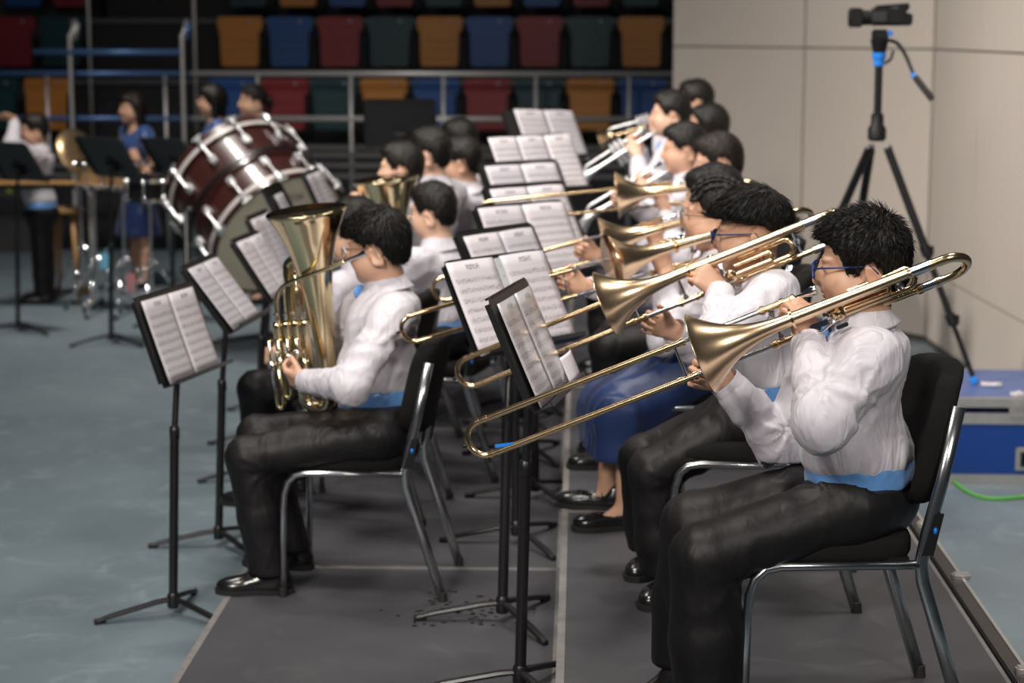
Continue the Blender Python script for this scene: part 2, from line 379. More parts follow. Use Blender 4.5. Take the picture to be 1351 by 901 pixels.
def hand_prims(w, d, n, t, sc=1.0, curl=(45, 55, 35), spread=.0, thumb=None, tcurl=25, r0=.0082):
    """w wrist, d towards the knuckles, n out of the palm, t towards the thumb side"""
    d = nrm(d); n = nrm(n - d * (np.dot(n, d))); t = nrm(np.cross(n, d)) * (1 if np.dot(np.cross(n, d), t) > 0 else -1); q = []
    kn = []; r0 = r0 * sc
    for i in range(4):
        k = w + d * (.078 - .004 * abs(i - 1.2)) * sc + t * (.0285 - .019 * i) * sc - n * .004 * (abs(i - 1.5)) * sc; kn.append(k)
        q.append(rc(w + t * (.012 - .008 * i) * sc, k, .0165 * sc, .0112 * sc, .012))
    q.append(ell(w + d * .045 * sc + n * .003 * sc, A(.040, .033, .014) * sc, (d, t, n), .012))
    for i in range(4):
        L = (.92, 1.0, .95, .76)[i] * sc; p = kn[i]; a = 0; rr = r0 * (1, 1.02, .98, .88)[i]
        cs = curl[i] if isinstance(curl[0], (tuple, list)) else curl
        dd = nrm(d + t * spread * (1.5 - i))
        for j, ln in enumerate((.040, .025, .020)):
            a += math.radians(cs[j]); e = p + (dd * math.cos(a) + n * math.sin(a)) * ln * L
            q.append(rc(p, e, rr * (1.05, .97, .9)[j], rr * (.97, .9, .82)[j], .003 if j else .006)); p = e
    th = nrm(d * .62 + t * .62 + n * .35) if thumb is None else nrm(thumb)
    b = w + d * .018 * sc + t * .020 * sc + n * .006 * sc; p = b; ta = math.radians(tcurl)
    q.append(rc(b, b + th * .036 * sc, .0145 * sc, .0105 * sc, .012)); p = b + th * .036 * sc
    th2 = nrm(th * math.cos(ta) + nrm(d * .8 - t * .3 + n * .4) * math.sin(ta))
    q.append(rc(p, p + th2 * .027 * sc, .0100 * sc, .0092 * sc, .004)); p = p + th2 * .027 * sc
    q.append(rc(p, p + nrm(th2 + d * .3) * .020 * sc, .0092 * sc, .0078 * sc, .003))
    return q
def elbow(s, w, a, b, pole):
    d = w - s; L = np.linalg.norm(d)
    if L > (a + b) * .985: a, b = a * L / (a + b) * 1.02, b * L / (a + b) * 1.02
    x = (a * a - b * b + L * L) / (2 * L); h = math.sqrt(max(a * a - x * x, 1e-6)); dn = d / L
    pl = nrm(pole - dn * (pole @ dn)); return s + dn * x + pl * h

HAIRLINE = {
    'spiky': ([-0.13, -0.083, -0.06, -0.052, -0.02, -0.008, 0, 0.022, 0.03, 0.045, 0.07, 0.12], [-.09, -.078, -.05, .004, .014, .0, -.013, -.015, .0, .040, .064, .078]),
    'short': ([-0.13, -0.083, -0.063, -0.054, -0.02, -0.008, 0, 0.02, 0.03, 0.05, 0.075, 0.12], [-.080, -.066, -.03, .010, .018, .012, .0, .0, .015, .045, .060, .066]),
    'bowl': ([-.13, -.085, -.07, -.05, -.02, .02, .06, .12], [-.02, -.005, .010, .026, .032, .038, .050, .058]),
    'swept': ([-0.13, -0.08, -0.066, -0.054, -0.02, -0.008, 0.002, 0.03, 0.06, 0.12], [-.070, -.062, -.03, .012, .026, .020, .014, .034, .050, .048]),
    'long': ([-.13, -.02, .0, .02, .045, .07, .12], [-.30, -.30, -.10, -.02, .035, .060, .070]),
    'bob': ([-.13, -.03, .0, .03, .05, .075, .12], [-.20, -.20, -.18, -.09, .020, .042, .045]),
    'tied': ([-.13, -.075, -.052, -.044, -.012, .008, .022, .05, .075, .12], [-.07, -.058, -.03, .006, .016, .010, .015, .055, .078, .09]),
}
def hair(person, c, f, l, u, s, style, vox, m, strands=0, seed=1):
    def w(x, y, z): return c + (f * x + l * y + u * z) * s
    ax = (f, l, u); q = []
    th = {'spiky': .012, 'short': .008, 'bowl': .017, 'swept': .019, 'long': .012, 'bob': .015, 'tied': .006}[style]
    q.append(ell(w(-.013, 0, .036), A(.094 + th, .076 + th, .088 + th) * s, ax, .02))
    q.append(ell(w(-.035, 0, -.010), A(.070 + th * .6, .070 + th * .5, .075) * s, ax, .02))
    if style in ('spiky', 'short'): q.append(ell(w(.035, 0, .080), A(.058, .062, .040) * s, ax, .02))
    if style == 'swept':
        q.append(ell(w(.050, 0, .070), A(.062, .070, .042) * s, ax, .02)); q.append(ell(w(.088, -.01, .040), A(.026, .055, .030) * s, ax, .02))
    if style == 'bowl': q.append(ell(w(.040, 0, .060), A(.070, .078, .045) * s, ax, .03))
    if style in ('long', 'bob'):
        zz = -.20 if style == 'long' else -.115
        for y in (-1, 1): q.append(rc(w(-.020, y * .068, .03), w(-.015, y * .075, zz), .032 * s, .026 * s, .03))
        q.append(rc(w(-.060, 0, .02), w(-.060, 0, zz), .058 * s, .050 * s, .04))
        q.append(ell(w(.050, 0, .075), A(.055, .066, .040) * s, ax, .02))
    if style == 'tied':
        q.append(ell(w(-.112, 0, .02), A(.030, .032, .032) * s, ax, .01))
    q.append(ell(w(.075, 0, -.075), A(.052, .075, .085) * s, ax, .008, 's'))      # keeps the cheeks and chin free
    hx, hz = HAIRLINE[style]
    r = np.random.default_rng(seed); ph = r.uniform(0, 6, 4)
    def clip(p):
        d = (p - c) / s; x = d @ f; y = d @ l; z = d @ u
        jag = .006 * np.sin(y * 190 + ph[0]) + .005 * np.sin(x * 260 + y * 90 + ph[1]) + .004 * np.sin(y * 410 + ph[2])
        hl = np.interp(x, hx, hz) + (jag if style not in ('bowl',) else jag * .35)
        return (hl - z) * s
    def disp(p):
        d = (p - c) / s; x = d @ f; y = d @ l; z = d @ u; an = np.arctan2(y, x + .04)
        return (.0003 if style == 'bowl' else .0011) * s * (np.sin(an * 34 + z * 30 + ph[0]) + .8 * np.sin(an * 61 + z * 50 + x * 40 + ph[1]))
    v, F = sdf_mesh(q, vox, disp, clip, 1)
    F = F.tolist()
    if strands:
        Fa = np.array(F); cen = v[Fa].mean(1); nn = np.cross(v[Fa[:, 1]] - v[Fa[:, 0]], v[Fa[:, 2]] - v[Fa[:, 0]]); nn /= np.maximum(np.linalg.norm(nn, axis=1, keepdims=True), 1e-9)
        loc = (cen - c) / s; out = np.einsum('ij,ij->i', nn, cen - w(-.013, 0, .03)) > 0; idx = np.nonzero(out)[0]; pick = r.choice(idx, strands)
        wh = w(-.075, 0, .105); VV = [v]; FF = F; base = len(v)
        Lm, lift, grav = {'spiky': (.030, .62, .1), 'short': (.022, .30, .3), 'bowl': (.055, .0, .55), 'swept': (.042, .10, .5), 'tied': (.03, .03, .1), 'long': (.05, .05, .9), 'bob': (.05, .05, .9)}[style]
        P0 = cen[pick]; Nn = nn[pick]; D = P0 - wh; D -= Nn * np.einsum('ij,ij->i', D, Nn)[:, None]; D /= np.maximum(np.linalg.norm(D, axis=1, keepdims=True), 1e-6)
        front = np.clip(((P0 - c) @ f) / s / .08, -1, 1)[:, None]
        D = D - u * grav + (f * .3 if style in ('spiky', 'short') else l * -.35 * (style == 'swept')) * front
        D += r.normal(size=D.shape) * (.05 if style == 'bowl' else .11); D -= Nn * np.einsum('ij,ij->i', D, Nn)[:, None]; D /= np.maximum(np.linalg.norm(D, axis=1, keepdims=True), 1e-6)
        L = Lm * s * r.uniform(.55, 1.15, (len(P0), 1)); li = lift * r.uniform(.5, 1.3, (len(P0), 1)) * np.clip(.25 + 9 * (((P0 - c) @ u) / s - .045), .15, 1.0)[:, None]; W = np.cross(D, Nn); wd = .0011
        tip = (P0 + D * L - c) / s; over = np.interp(tip @ f, hx, hz) - .005 - tip @ u; drop = np.maximum(-(D @ u), .05)
        L = np.maximum(L - (np.maximum(over, 0) * s / drop)[:, None], .006 * s)
        p0 = P0 - Nn * .004; p1 = P0 + D * L * .5 + Nn * L * li * .35; p2 = P0 + D * L + Nn * L * li * (.85 if style in ('spiky',) else .45)
        st = np.stack([p0 + W * wd, p0 - W * wd, p0 + Nn * wd * 1.3, p1 + W * wd * .8, p1 - W * wd * .8, p1 + Nn * wd, p2], 1).reshape(-1, 3)
        VV.append(st); b = base + 7 * np.arange(len(P0))
        for q_ in ((0, 3, 5, 2), (2, 5, 4, 1), (1, 4, 3, 0)): FF += (b[:, None] + np.array(q_)).tolist()
        for q_ in ((3, 6, 5), (5, 6, 4), (4, 6, 3)): FF += (b[:, None] + np.array(q_)).tolist()
        v = np.concatenate(VV)
    h = mkobj('hair', v, FF if strands else F, m, person)
    if style == 'tied':
        b = MB(); r2 = np.random.default_rng(5)
        for k in range(7):          # braided rows running back over the crown
            y = (k - 3) * .021; pts = []
            for i in range(26):
                x = .075 - i * .0068; zz = .036 + .095 * math.sqrt(max(0.03, 1 - ((x + .013) / .101) ** 2 - (y / .084) ** 2)); pts.append(w(x, y * (1 - .35 * max(0, -x) / .1) + .0035 * math.sin(i * 1.9), zz + .0035 * abs(math.sin(i * 1.3))))
            b.sweep(pts, [.0075 * s * (.75 + .3 * abs(math.sin(i * 1.3))) for i in range(26)], 6)
        b.build('braid_rows', m, h)
        if seed >= 90:
            b = MB(); b.sweep([w(-.125 - .012 * math.sin(i * .4), .012 * math.sin(i * .8), .02 - i * .012) for i in range(14)], [.03 * s * (1 - .045 * i) for i in range(14)], 8); b.build('ponytail', m, h)
    return h
def glasses(person, c, f, l, u, s, kind):
    def w(x, y, z): return c + (f * x + l * y + u * z) * s
    m = M_GLASSB if kind == 'blue' else M_GLASSD; r = .0019 if kind == 'blue' else .0011
    b = MB(); ln = MB()
    for t in (1, -1):
        pts = []
        for i in range(20):
            a = 2 * math.pi * i / 20; e = .62 if kind == 'blue' else 1.0
            cx = math.copysign(abs(math.cos(a)) ** e, math.cos(a)); sz = math.copysign(abs(math.sin(a)) ** e, math.sin(a))
            pts.append(w(.113 - .012 * abs(cx * .5 + .5 * t * 1) * 0 - .0045 * (1 + t * cx), t * .0345 + cx * .025, -.004 + sz * (.0175 if kind == 'blue' else .021)))
        b.sweep(pts, r * 1.15, 6, closed=True)
        cc = np.mean(pts, 0); ln.add(np.array(pts + [cc]), [(i, (i + 1) % 20, 20) for i in range(20)])
        e0 = w(.104, t * .060, .004); b.sweep([e0, w(.090, t * .073, .006), w(.03, t * .079, .004), w(-.028, t * .083, .003), w(-.045, t * .082, -.016)], [r * 1.25, r * 1.25, r * 1.2, r, r], 6)
    b.sweep([w(.114, .010, .003), w(.117, 0, .006), w(.114, -.010, .003)], r, 6)
    g = b.build('glasses', m, person); ln.build('lens', M_LENS, g)
    return g
def shoe(person, ank, d, z, s=1.0, kind='lace', name='shoe'):
    d = nrm(A(d[0], d[1], 0)); side = np.cross(UP, d); s = s * 1.1; L = .235 * s; o = A(ank[0], ank[1], z)
    def w(x, y, h): return o + d * x + side * y + UP * h
    q = [ell(w(-.030, 0, .034), A(.043, .034, .036) * s, (d, side, UP), .02), ell(w(.035, 0, .030), A(.075, .038, .034) * s, (d, side, UP), .03), ell(w(.110 * s, 0, .026), A(.058, .042, .028) * s, (d, side, UP), .03)]
    if kind == 'lace': q += [rc(w(-.018, 0, .05), w(-.018, 0, .088), .040 * s, .038 * s, .02), rc(w(.02, 0, .06), w(.06, 0, .042), .030 * s, .028 * s, .02)]
    if kind == 'slip': q += [ell(w(.10 * s, 0, .040), A(.045, .034, .020) * s, (d, side, UP), .01), rc(w(-.018, 0, .05), w(-.015, 0, .070), .038 * s, .037 * s, .02)]
    if kind == 'strap':
        q.append(rc(w(-.03, 0, .05), w(-.032, 0, .068), .034 * s, .032 * s, .02)); q.append(ell(w(.045, 0, .068), A(.050, .030, .034) * s, (d, side, UP), .006, 's'))
    def clip(p): return (z + .016) - p[:, 2]
    sh = sdf_obj(name, q, .0065, M_SHOE, person, clip=clip)
    b = MB(); out = [(-.072, 0), (-.066, .022), (-.045, .034), (0, .033), (.05, .036), (.10, .043), (.14, .040), (.165, .022), (.171, 0)]
    out = out + [(x, -y) for x, y in out[-2:0:-1]]; n = len(out); V = [w(x * s, y * s, .002) for x, y in out] + [w(x * s * 1.01, y * s * 1.03, .019) for x, y in out]
    b.add(V, [tuple(range(n - 1, -1, -1)), tuple(range(n, 2 * n))] + [(i, (i + 1) % n, n + (i + 1) % n, n + i) for i in range(n)]); b.build('sole', M_SOLE, sh, smooth='auto')
    if kind == 'strap':
        b = MB(); b.sweep([w(.018 - .004 * abs(i - 4), .036 * math.sin((i - 4) * .36), .045 + .036 * math.cos((i - 4) * .36)) for i in range(9)], .007, 6, flat=.3, upv=(0, 0, 1)); b.build('strap', M_SHOE, sh)
    if kind == 'lace':
        b = MB()
        for i in range(4): b.sweep([w(.028 + i * .013, -.018, .083 - i * .009), w(.028 + i * .013, 0, .089 - i * .009), w(.028 + i * .013, .018, .083 - i * .009)], .0026, 5)
        b.build('laces', M_RUBBER, sh)
    return sh

def person(label, z, yaw, head, kind='boy', hs=1.0, hyaw=0, hpitch=0, hroll=0, lean=.0, J=None, hands=None, style='short', glass=None, vox=(.009, .010, .012), strands=0, stand=False, skin=None, hairm=None, seed=1, sit=.47, width=1.0, puff=0.0, fat=0.0, shoes='lace', legs=True, wh=None, tie=True, torso=True, group=None, hem=.088):
    J = dict(J or {}); skin = skin or M_SKIN; hairm = hairm or M_HAIR
    f, l, _ = face_axes(yaw); hf, hl, hu = face_axes(yaw + hyaw, hpitch, hroll); hc = np.asarray(head, float); W = width
    nb = J.get('nb', hc - UP * .138 * hs - f * .032)
    if stand: pel = J.get('pel', A(*(nb - f * lean)[:2], max(z + .5, nb[2] - .50)))
    else: pel = J.get('pel', A(*(nb - f * (lean - .01))[:2], z + sit + .085))
    tl = nb[2] - pel[2]; chest = pel + (nb - pel) * .66 + f * .015; belly = pel + (nb - pel) * .30 + f * .025
    ls = J.get('ls', nb - UP * .065 + l * .155 * W); rs = J.get('rs', nb - UP * .065 - l * .155 * W)
    lw, rw = J.get('lw'), J.get('rw')
    if lw is None: lw = pel + f * .30 + l * .12 + UP * .06
    if rw is None: rw = pel + f * .30 - l * .12 + UP * .06
    le = J['le'] if 'le' in J else elbow(ls, lw, .27 * W, .235 * W, -UP * 1.0 + l * .55 - f * .15)
    re = J['re'] if 're' in J else elbow(rs, rw, .27 * W, .235 * W, -UP * 1.0 - l * .55 - f * .15)
    lh = J.get('lh', pel + l * .085 * W); rh = J.get('rh', pel - l * .085 * W)
    if stand:
        lk = J.get('lk', lh * [1, 1, 0] + l * .01 + UP * (z + (lh[2] - z) * .52)); rk = J.get('rk', rh * [1, 1, 0] - l * .01 + UP * (z + (rh[2] - z) * .52))
        la = J.get('la', A(lk[0], lk[1], z + .08)); ra = J.get('ra', A(rk[0], rk[1], z + .08))
    else:
        lk = J.get('lk', A(*(lh + f * .40 + l * .04)[:2], z + .475)); rk = J.get('rk', A(*(rh + f * .40 - l * .04)[:2], z + .475))
        la = J.get('la', A(*(lk - f * .03)[:2], z + .08)); ra = J.get('ra', A(*(rk - f * .03)[:2], z + .08))
    base = A(pel[0], pel[1], z); girl = kind == 'girl'; blouse = kind == 'blouse'
    # ---- body: one continuous skin from head to feet
    q = head_prims(hc, hf, hl, hu, hs, puff, fat)
    q.append(rc(nb - UP * .02, hc - hu * .045 * hs - hf * .022 * hs, (.052 + fat * .5) * hs, .050 * hs, .03))
    q.append(rc(nb - UP * .09, nb, .075, .052, .04)); q.append(rc(ls, rs, .045, .045, .04)); q.append(rc(pel, chest, .085, .085, .04))
    for s_, e_, w_ in ((ls, le, lw), (rs, re, rw)):
        q.append(rc(s_, e_, .042 * W, .036 * W, .02)); q.append(rc(e_, w_, .036 * W, .024 * W, .02))
    if legs:
        for h_, k_, a_ in ((lh, lk, la), (rh, rk, ra)):
            q.append(rc(pel, h_, .07, .07, .03)); q.append(rc(h_, k_, .062, .050, .03))
            q.append(rc(k_, k_ + (a_ - k_) * .35 - f * .012, .047, .049, .02)); q.append(rc(k_ + (a_ - k_) * .35 - f * .012, a_, .048, .034, .02))
            q.append(rc(a_, a_ + f * .07 - UP * .045, .032, .026, .02))
    hd = {}
    for key, w_, e_, sgn in (('l', lw, le, 1), ('r', rw, re, -1)):
        g = (hands or {}).get(key, {}); d = g.get('d', nrm(w_ - e_)); n = g.get('n', -l * sgn - UP * .3); t = g.get('t', UP * .8 + f * .3)
        q += hand_prims(w_, d, n, t, g.get('sc', .92 * hs), g.get('curl', (45, 50, 35)), g.get('spread', 0.0), g.get('thumb'), g.get('tcurl', 25), g.get('r0', .0082))
    def lipmat(p):
        d = (p - hc) / hs; x = d @ hf; y = d @ hl; zz = d @ hu
        return ((x > .078) & (np.abs(y) < .0225) & (zz < -.0515) & (zz > -.0725)).astype(np.int32)
    body = sdf_obj('person', q, vox[0], [skin, M_LIP], None, origin=base, matfn=lipmat)
    tag(body, label, 'person', group)
    def w(x, y, zz): return hc + (hf * x + hl * y + hu * zz) * hs
    for t in (1, -1):
        b = MB(); k = 10; V = []
        for i in range(k):
            a = 2 * math.pi * i / k; V.append(w(.0868 - .006 * abs(math.cos(a)), t * (.031 + .0125 * math.cos(a)), .0025 + .0036 * math.sin(a)))
        V.append(w(.0888, t * .031, .0025)); b.add(V, [(i, (i + 1) % k, k) if t > 0 else ((i + 1) % k, i, k) for i in range(k)])
        e = b.build('eye', M_EYEW, body)
        b = MB(); b.ball(w(.0862, t * .032, .002), .0042 * hs, 8); b.build('iris', M_EYED, e)
        b = MB(); b.sweep([w(.082, t * .016, .021), w(.0855, t * .028, .0255), w(.081, t * .040, .025), w(.072, t * .050, .020)], [.0022, .0032, .0028, .0012], 6); b.build('eyebrow', M_BROW, body)
    hair(body, hc, hf, hl, hu, hs, style, min(vox[0], .0065) if strands else vox[0], hairm, strands, seed)
    if glass: glasses(body, hc, hf, hl, hu, hs, glass)
    ax = (f, l, UP); fa = fat * 2
    if not torso: return body
    if not girl:
        top = pel[2] + .105 if not stand else pel[2] + .12
        sh = [ell(belly + UP * .02, A(.118 + fa, .150 * W + fa, .13), ax, .05), ell(pel + UP * .10, A(.120 + fa, .152 * W + fa, .10), ax, .04), ell(chest, A(.112, .150 * W, .135), ax, .05), rc(ls, rs, .060, .060, .04),
              rc(nb - UP * .085 - f * .02, nb - UP * .03, .095, .062, .05), rc(ls * .75 + rs * .25 - UP * .03, le * .2 + ls * .8, .075, .066, .04), rc(rs * .75 + ls * .25 - UP * .03, re * .2 + rs * .8, .075, .066, .04)]
        for s_, e_, w_, ph in ((ls, le, lw, 0), (rs, re, rw, 2)):
            sh.append(rc(s_, e_, .070 * W, .064 * W, .03, fold=(.0022, 75, ph))); cu = e_ + (w_ - e_) * .80
            sh.append(ell(e_, A(.066, .060, .066) * W, None, .03)); sh.append(rc(e_, cu, .064 * W, .046 * W, .02, fold=(.0030, 80, ph + 1)))
            cu2 = e_ + (w_ - e_) * 1.0; dn = nrm(w_ - e_)
            sh.append(dict(rc(cu, cu2, .0385, .0365, .006), k=.006))
            sh.append(rc(cu2 + dn * .012, cu2 + dn * .10, .040, .040, .003, 's'))
        fo_ = folds(.0055, .085, seed, aniso=(1, 1, .8)); cr = []
        for s_, e_, w_ in ((ls, le, lw), (rs, re, rw)):
            bi = nrm(nrm(s_ - e_) + nrm(w_ - e_)); cr.append((e_ + bi * .055, nrm(np.cross(s_ - e_, w_ - e_)), bi))
            cr.append((s_ + (e_ - s_) * .12 - UP * .05, nrm(np.cross(UP, f)), f))
        def fo(p):
            d = fo_(p)
            for i, (c_, n_, b_) in enumerate(cr):
                q_ = p - c_; rr = np.linalg.norm(q_, axis=1); v_ = np.cross(n_, b_); th = np.arctan2(q_ @ v_, q_ @ b_)
                d = d + .013 * np.exp(-(rr / .105) ** 2) * np.clip(rr / .03, 0, 1) * (.55 - np.abs(np.sin(th * 3.6 + i + 1.1 * np.sin(rr * 45 + i) + 14 * (q_ @ n_))) ** .7)
            return d
        zc = pel[2] + hem
        shirt = sdf_obj('shirt', sh, vox[1], M_SHIRT, body, disp=fo, clip=lambda p: np.where(np.linalg.norm((p - pel)[:, :2], axis=1) < .26, zc - p[:, 2] + 0 * p[:, 0], -1.0))
        # collar stands round the neck, folded over
        ca = nrm((hc - hu * .1 * hs) - nb + f * .05 - UP * .0); b = MB()
        b.lathe([(-.012, .074), (.012, .066), (.044, .0585), (.047, .0625), (.028, .070), (-.004, .082), (-.024, .092), (-.028, .090), (-.014, .080)], nb - UP * .014 + f * .004, nrm(UP + f * .28), 28, closed=True); b.build('collar', M_SHIRT, shirt, smooth='auto')
        if vox[1] < .007:
            for e_, w_ in ((le, lw), (re, rw)):
                b = MB(); b.lathe([(-.062, .0405), (-.060, .0435), (-.004, .0425), (.0, .0405), (-.003, .0385), (-.05, .0385)], w_, nrm(w_ - e_), 24, closed=True); b.build('cuff', M_SHIRT, shirt, smooth='auto')
        if tie:
            tc = nb - UP * .030 + f * .088; b = [ell(tc + l * .037 - UP * .006, A(.013, .036, .026), ax, .004), ell(tc - l * .037 - UP * .006, A(.013, .036, .026), ax, .004), ell(tc + f * .006, A(.012, .012, .014), ax, .004), rc(tc + l * .02 - UP * .02, tc + l * .045 - UP * .055, .011, .013, .01), rc(tc - l * .02 - UP * .02, tc - l * .045 - UP * .055, .011, .013, .01)]
            sdf_obj('bow_tie', b, max(.004, vox[0]), M_BLUE, body, disp=folds(.002, .02, seed + 3))
    if not girl and not blouse:
        z0, z1 = pel[2] + .015, pel[2] + .098
        wb = [ell(pel + UP * .05, A(.124 + fa, .158 * W + fa, .16), ax, .04)]
        sdf_obj('waistband', wb, vox[1], M_CUMMER, body, disp=folds(.003, .07, seed + 5, aniso=(.2, .2, 1)), clip=lambda p: np.maximum(z0 - p[:, 2] - .25 * ((p - pel) @ f), p[:, 2] - z1))
        tr = [ell(pel - UP * .005, A(.135 + fa, .172 * W + fa, .105), ax, .05)]
        for h_, k_, a_, ph in ((lh, lk, la, 0), (rh, rk, ra, 3)):
            s2 = .5 * (k_ + a_); wd = wh or 1.0
            tr += [rc(h_, k_, (.090 if vox[1] > .0061 else .080) * W, (.072 if vox[1] > .0061 else .077) * W, .06), rc(pel - UP * .02, h_, .09, .08, .06), rc(k_, s2 + (0 * f), .076 * W, .072 * wd, .02), rc(s2, a_ - UP * .015, .072 * wd, .068 * wd, .02)]
        zt = z + .066; tf = folds(.0030, .13, seed + 7, aniso=(1, 1, .35))
        def tfo(p):
            d = tf(p)
            for i, (h_, k_, a_) in enumerate(((lh, lk, la), (rh, rk, ra))):
                n_ = nrm(np.cross(k_ - h_, a_ - k_)); bi = nrm(nrm(h_ - k_) + nrm(a_ - k_)); c_ = k_ + bi * .085; v_ = np.cross(n_, bi); q_ = p - c_; rr = np.linalg.norm(q_, axis=1); th = np.arctan2(q_ @ v_, q_ @ bi)
                d = d + .010 * np.exp(-(rr / .12) ** 2) * np.clip(rr / .03, 0, 1) * (.5 - np.abs(np.sin(th * 3.2 + i + 1.2 * np.sin(rr * 40) + 10 * (q_ @ n_))) ** .7)
                c_ = h_ + UP * .06 + f * .05; q_ = p - c_; rr = np.linalg.norm(q_, axis=1); th = np.arctan2(q_ @ UP, q_ @ f)
                d = d + .009 * np.exp(-(rr / .12) ** 2) * (.5 - np.abs(np.sin(th * 3 + 2 * i + 1.3 * np.sin(rr * 35))) ** .7)
            return d
        sdf_obj('trousers', tr, vox[2], M_TROUS, body, disp=tfo, clip=lambda p: np.maximum(zt - p[:, 2], np.where(np.linalg.norm((p - pel)[:, :2], axis=1) < .2, p[:, 2] - (pel[2] + .05), -1)))
    if girl:
        sh = [ell(belly, A(.105, .13 * W, .13), ax, .05), ell(chest, A(.105, .135 * W, .12), ax, .05), rc(ls, rs, .055, .055, .04)]
        for s_, e_ in ((ls, le), (rs, re)): sh.append(rc(s_, s_ + (e_ - s_) * .50, .075, .070, .03, fold=(.005, 90, 0)))
        sdf_obj('dress_bodice', sh, vox[1], M_SATIN, body, disp=folds(.006, .09, seed))
    if girl or blouse:
        sk = [ell(pel, A(.13, .16, .11), ax, .04)]
        if stand:
            km = (lk + rk) / 2; sk += [rc(pel, km - UP * .03, .13, .20, .05)]
        else:
            for h_, k_ in ((lh, lk), (rh, rk)): sk += [rc(h_, k_ + f * .02, .105, .095, .06), rc(k_ + f * .01, k_ - UP * .14 - f * .0, .098, .118, .05)]
            sk += [rc((lk + rk) / 2, (lk + rk) / 2 - UP * .14, .10, .12, .05), rc(pel + f * .1, (lk + rk) / 2, .12, .10, .06)]
        zk = lk[2] - (.155 if not stand else .0)
        sdf_obj('skirt', sk, vox[2], M_NAVY, body, disp=lambda p: .009 * (1 - 2 * np.abs(np.sin((p @ l) * 38 + 1.2 * np.sin((p @ f) * 9 + (p @ l) * 13) + seed))) + folds(.004, .09, seed)(p), clip=lambda p: zk - p[:, 2])
    if legs:
        fl = f if stand else nrm((lk - lh) * [1, 1, 0]); fr = f if stand else nrm((rk - rh) * [1, 1, 0]); fl = J.get('fl', nrm(fl + l * .06)); fr = J.get('fr', nrm(fr - l * .06)); shoe(body, la, fl, z, hs, shoes); shoe(body, ra, fr, z, hs, shoes)
    return body
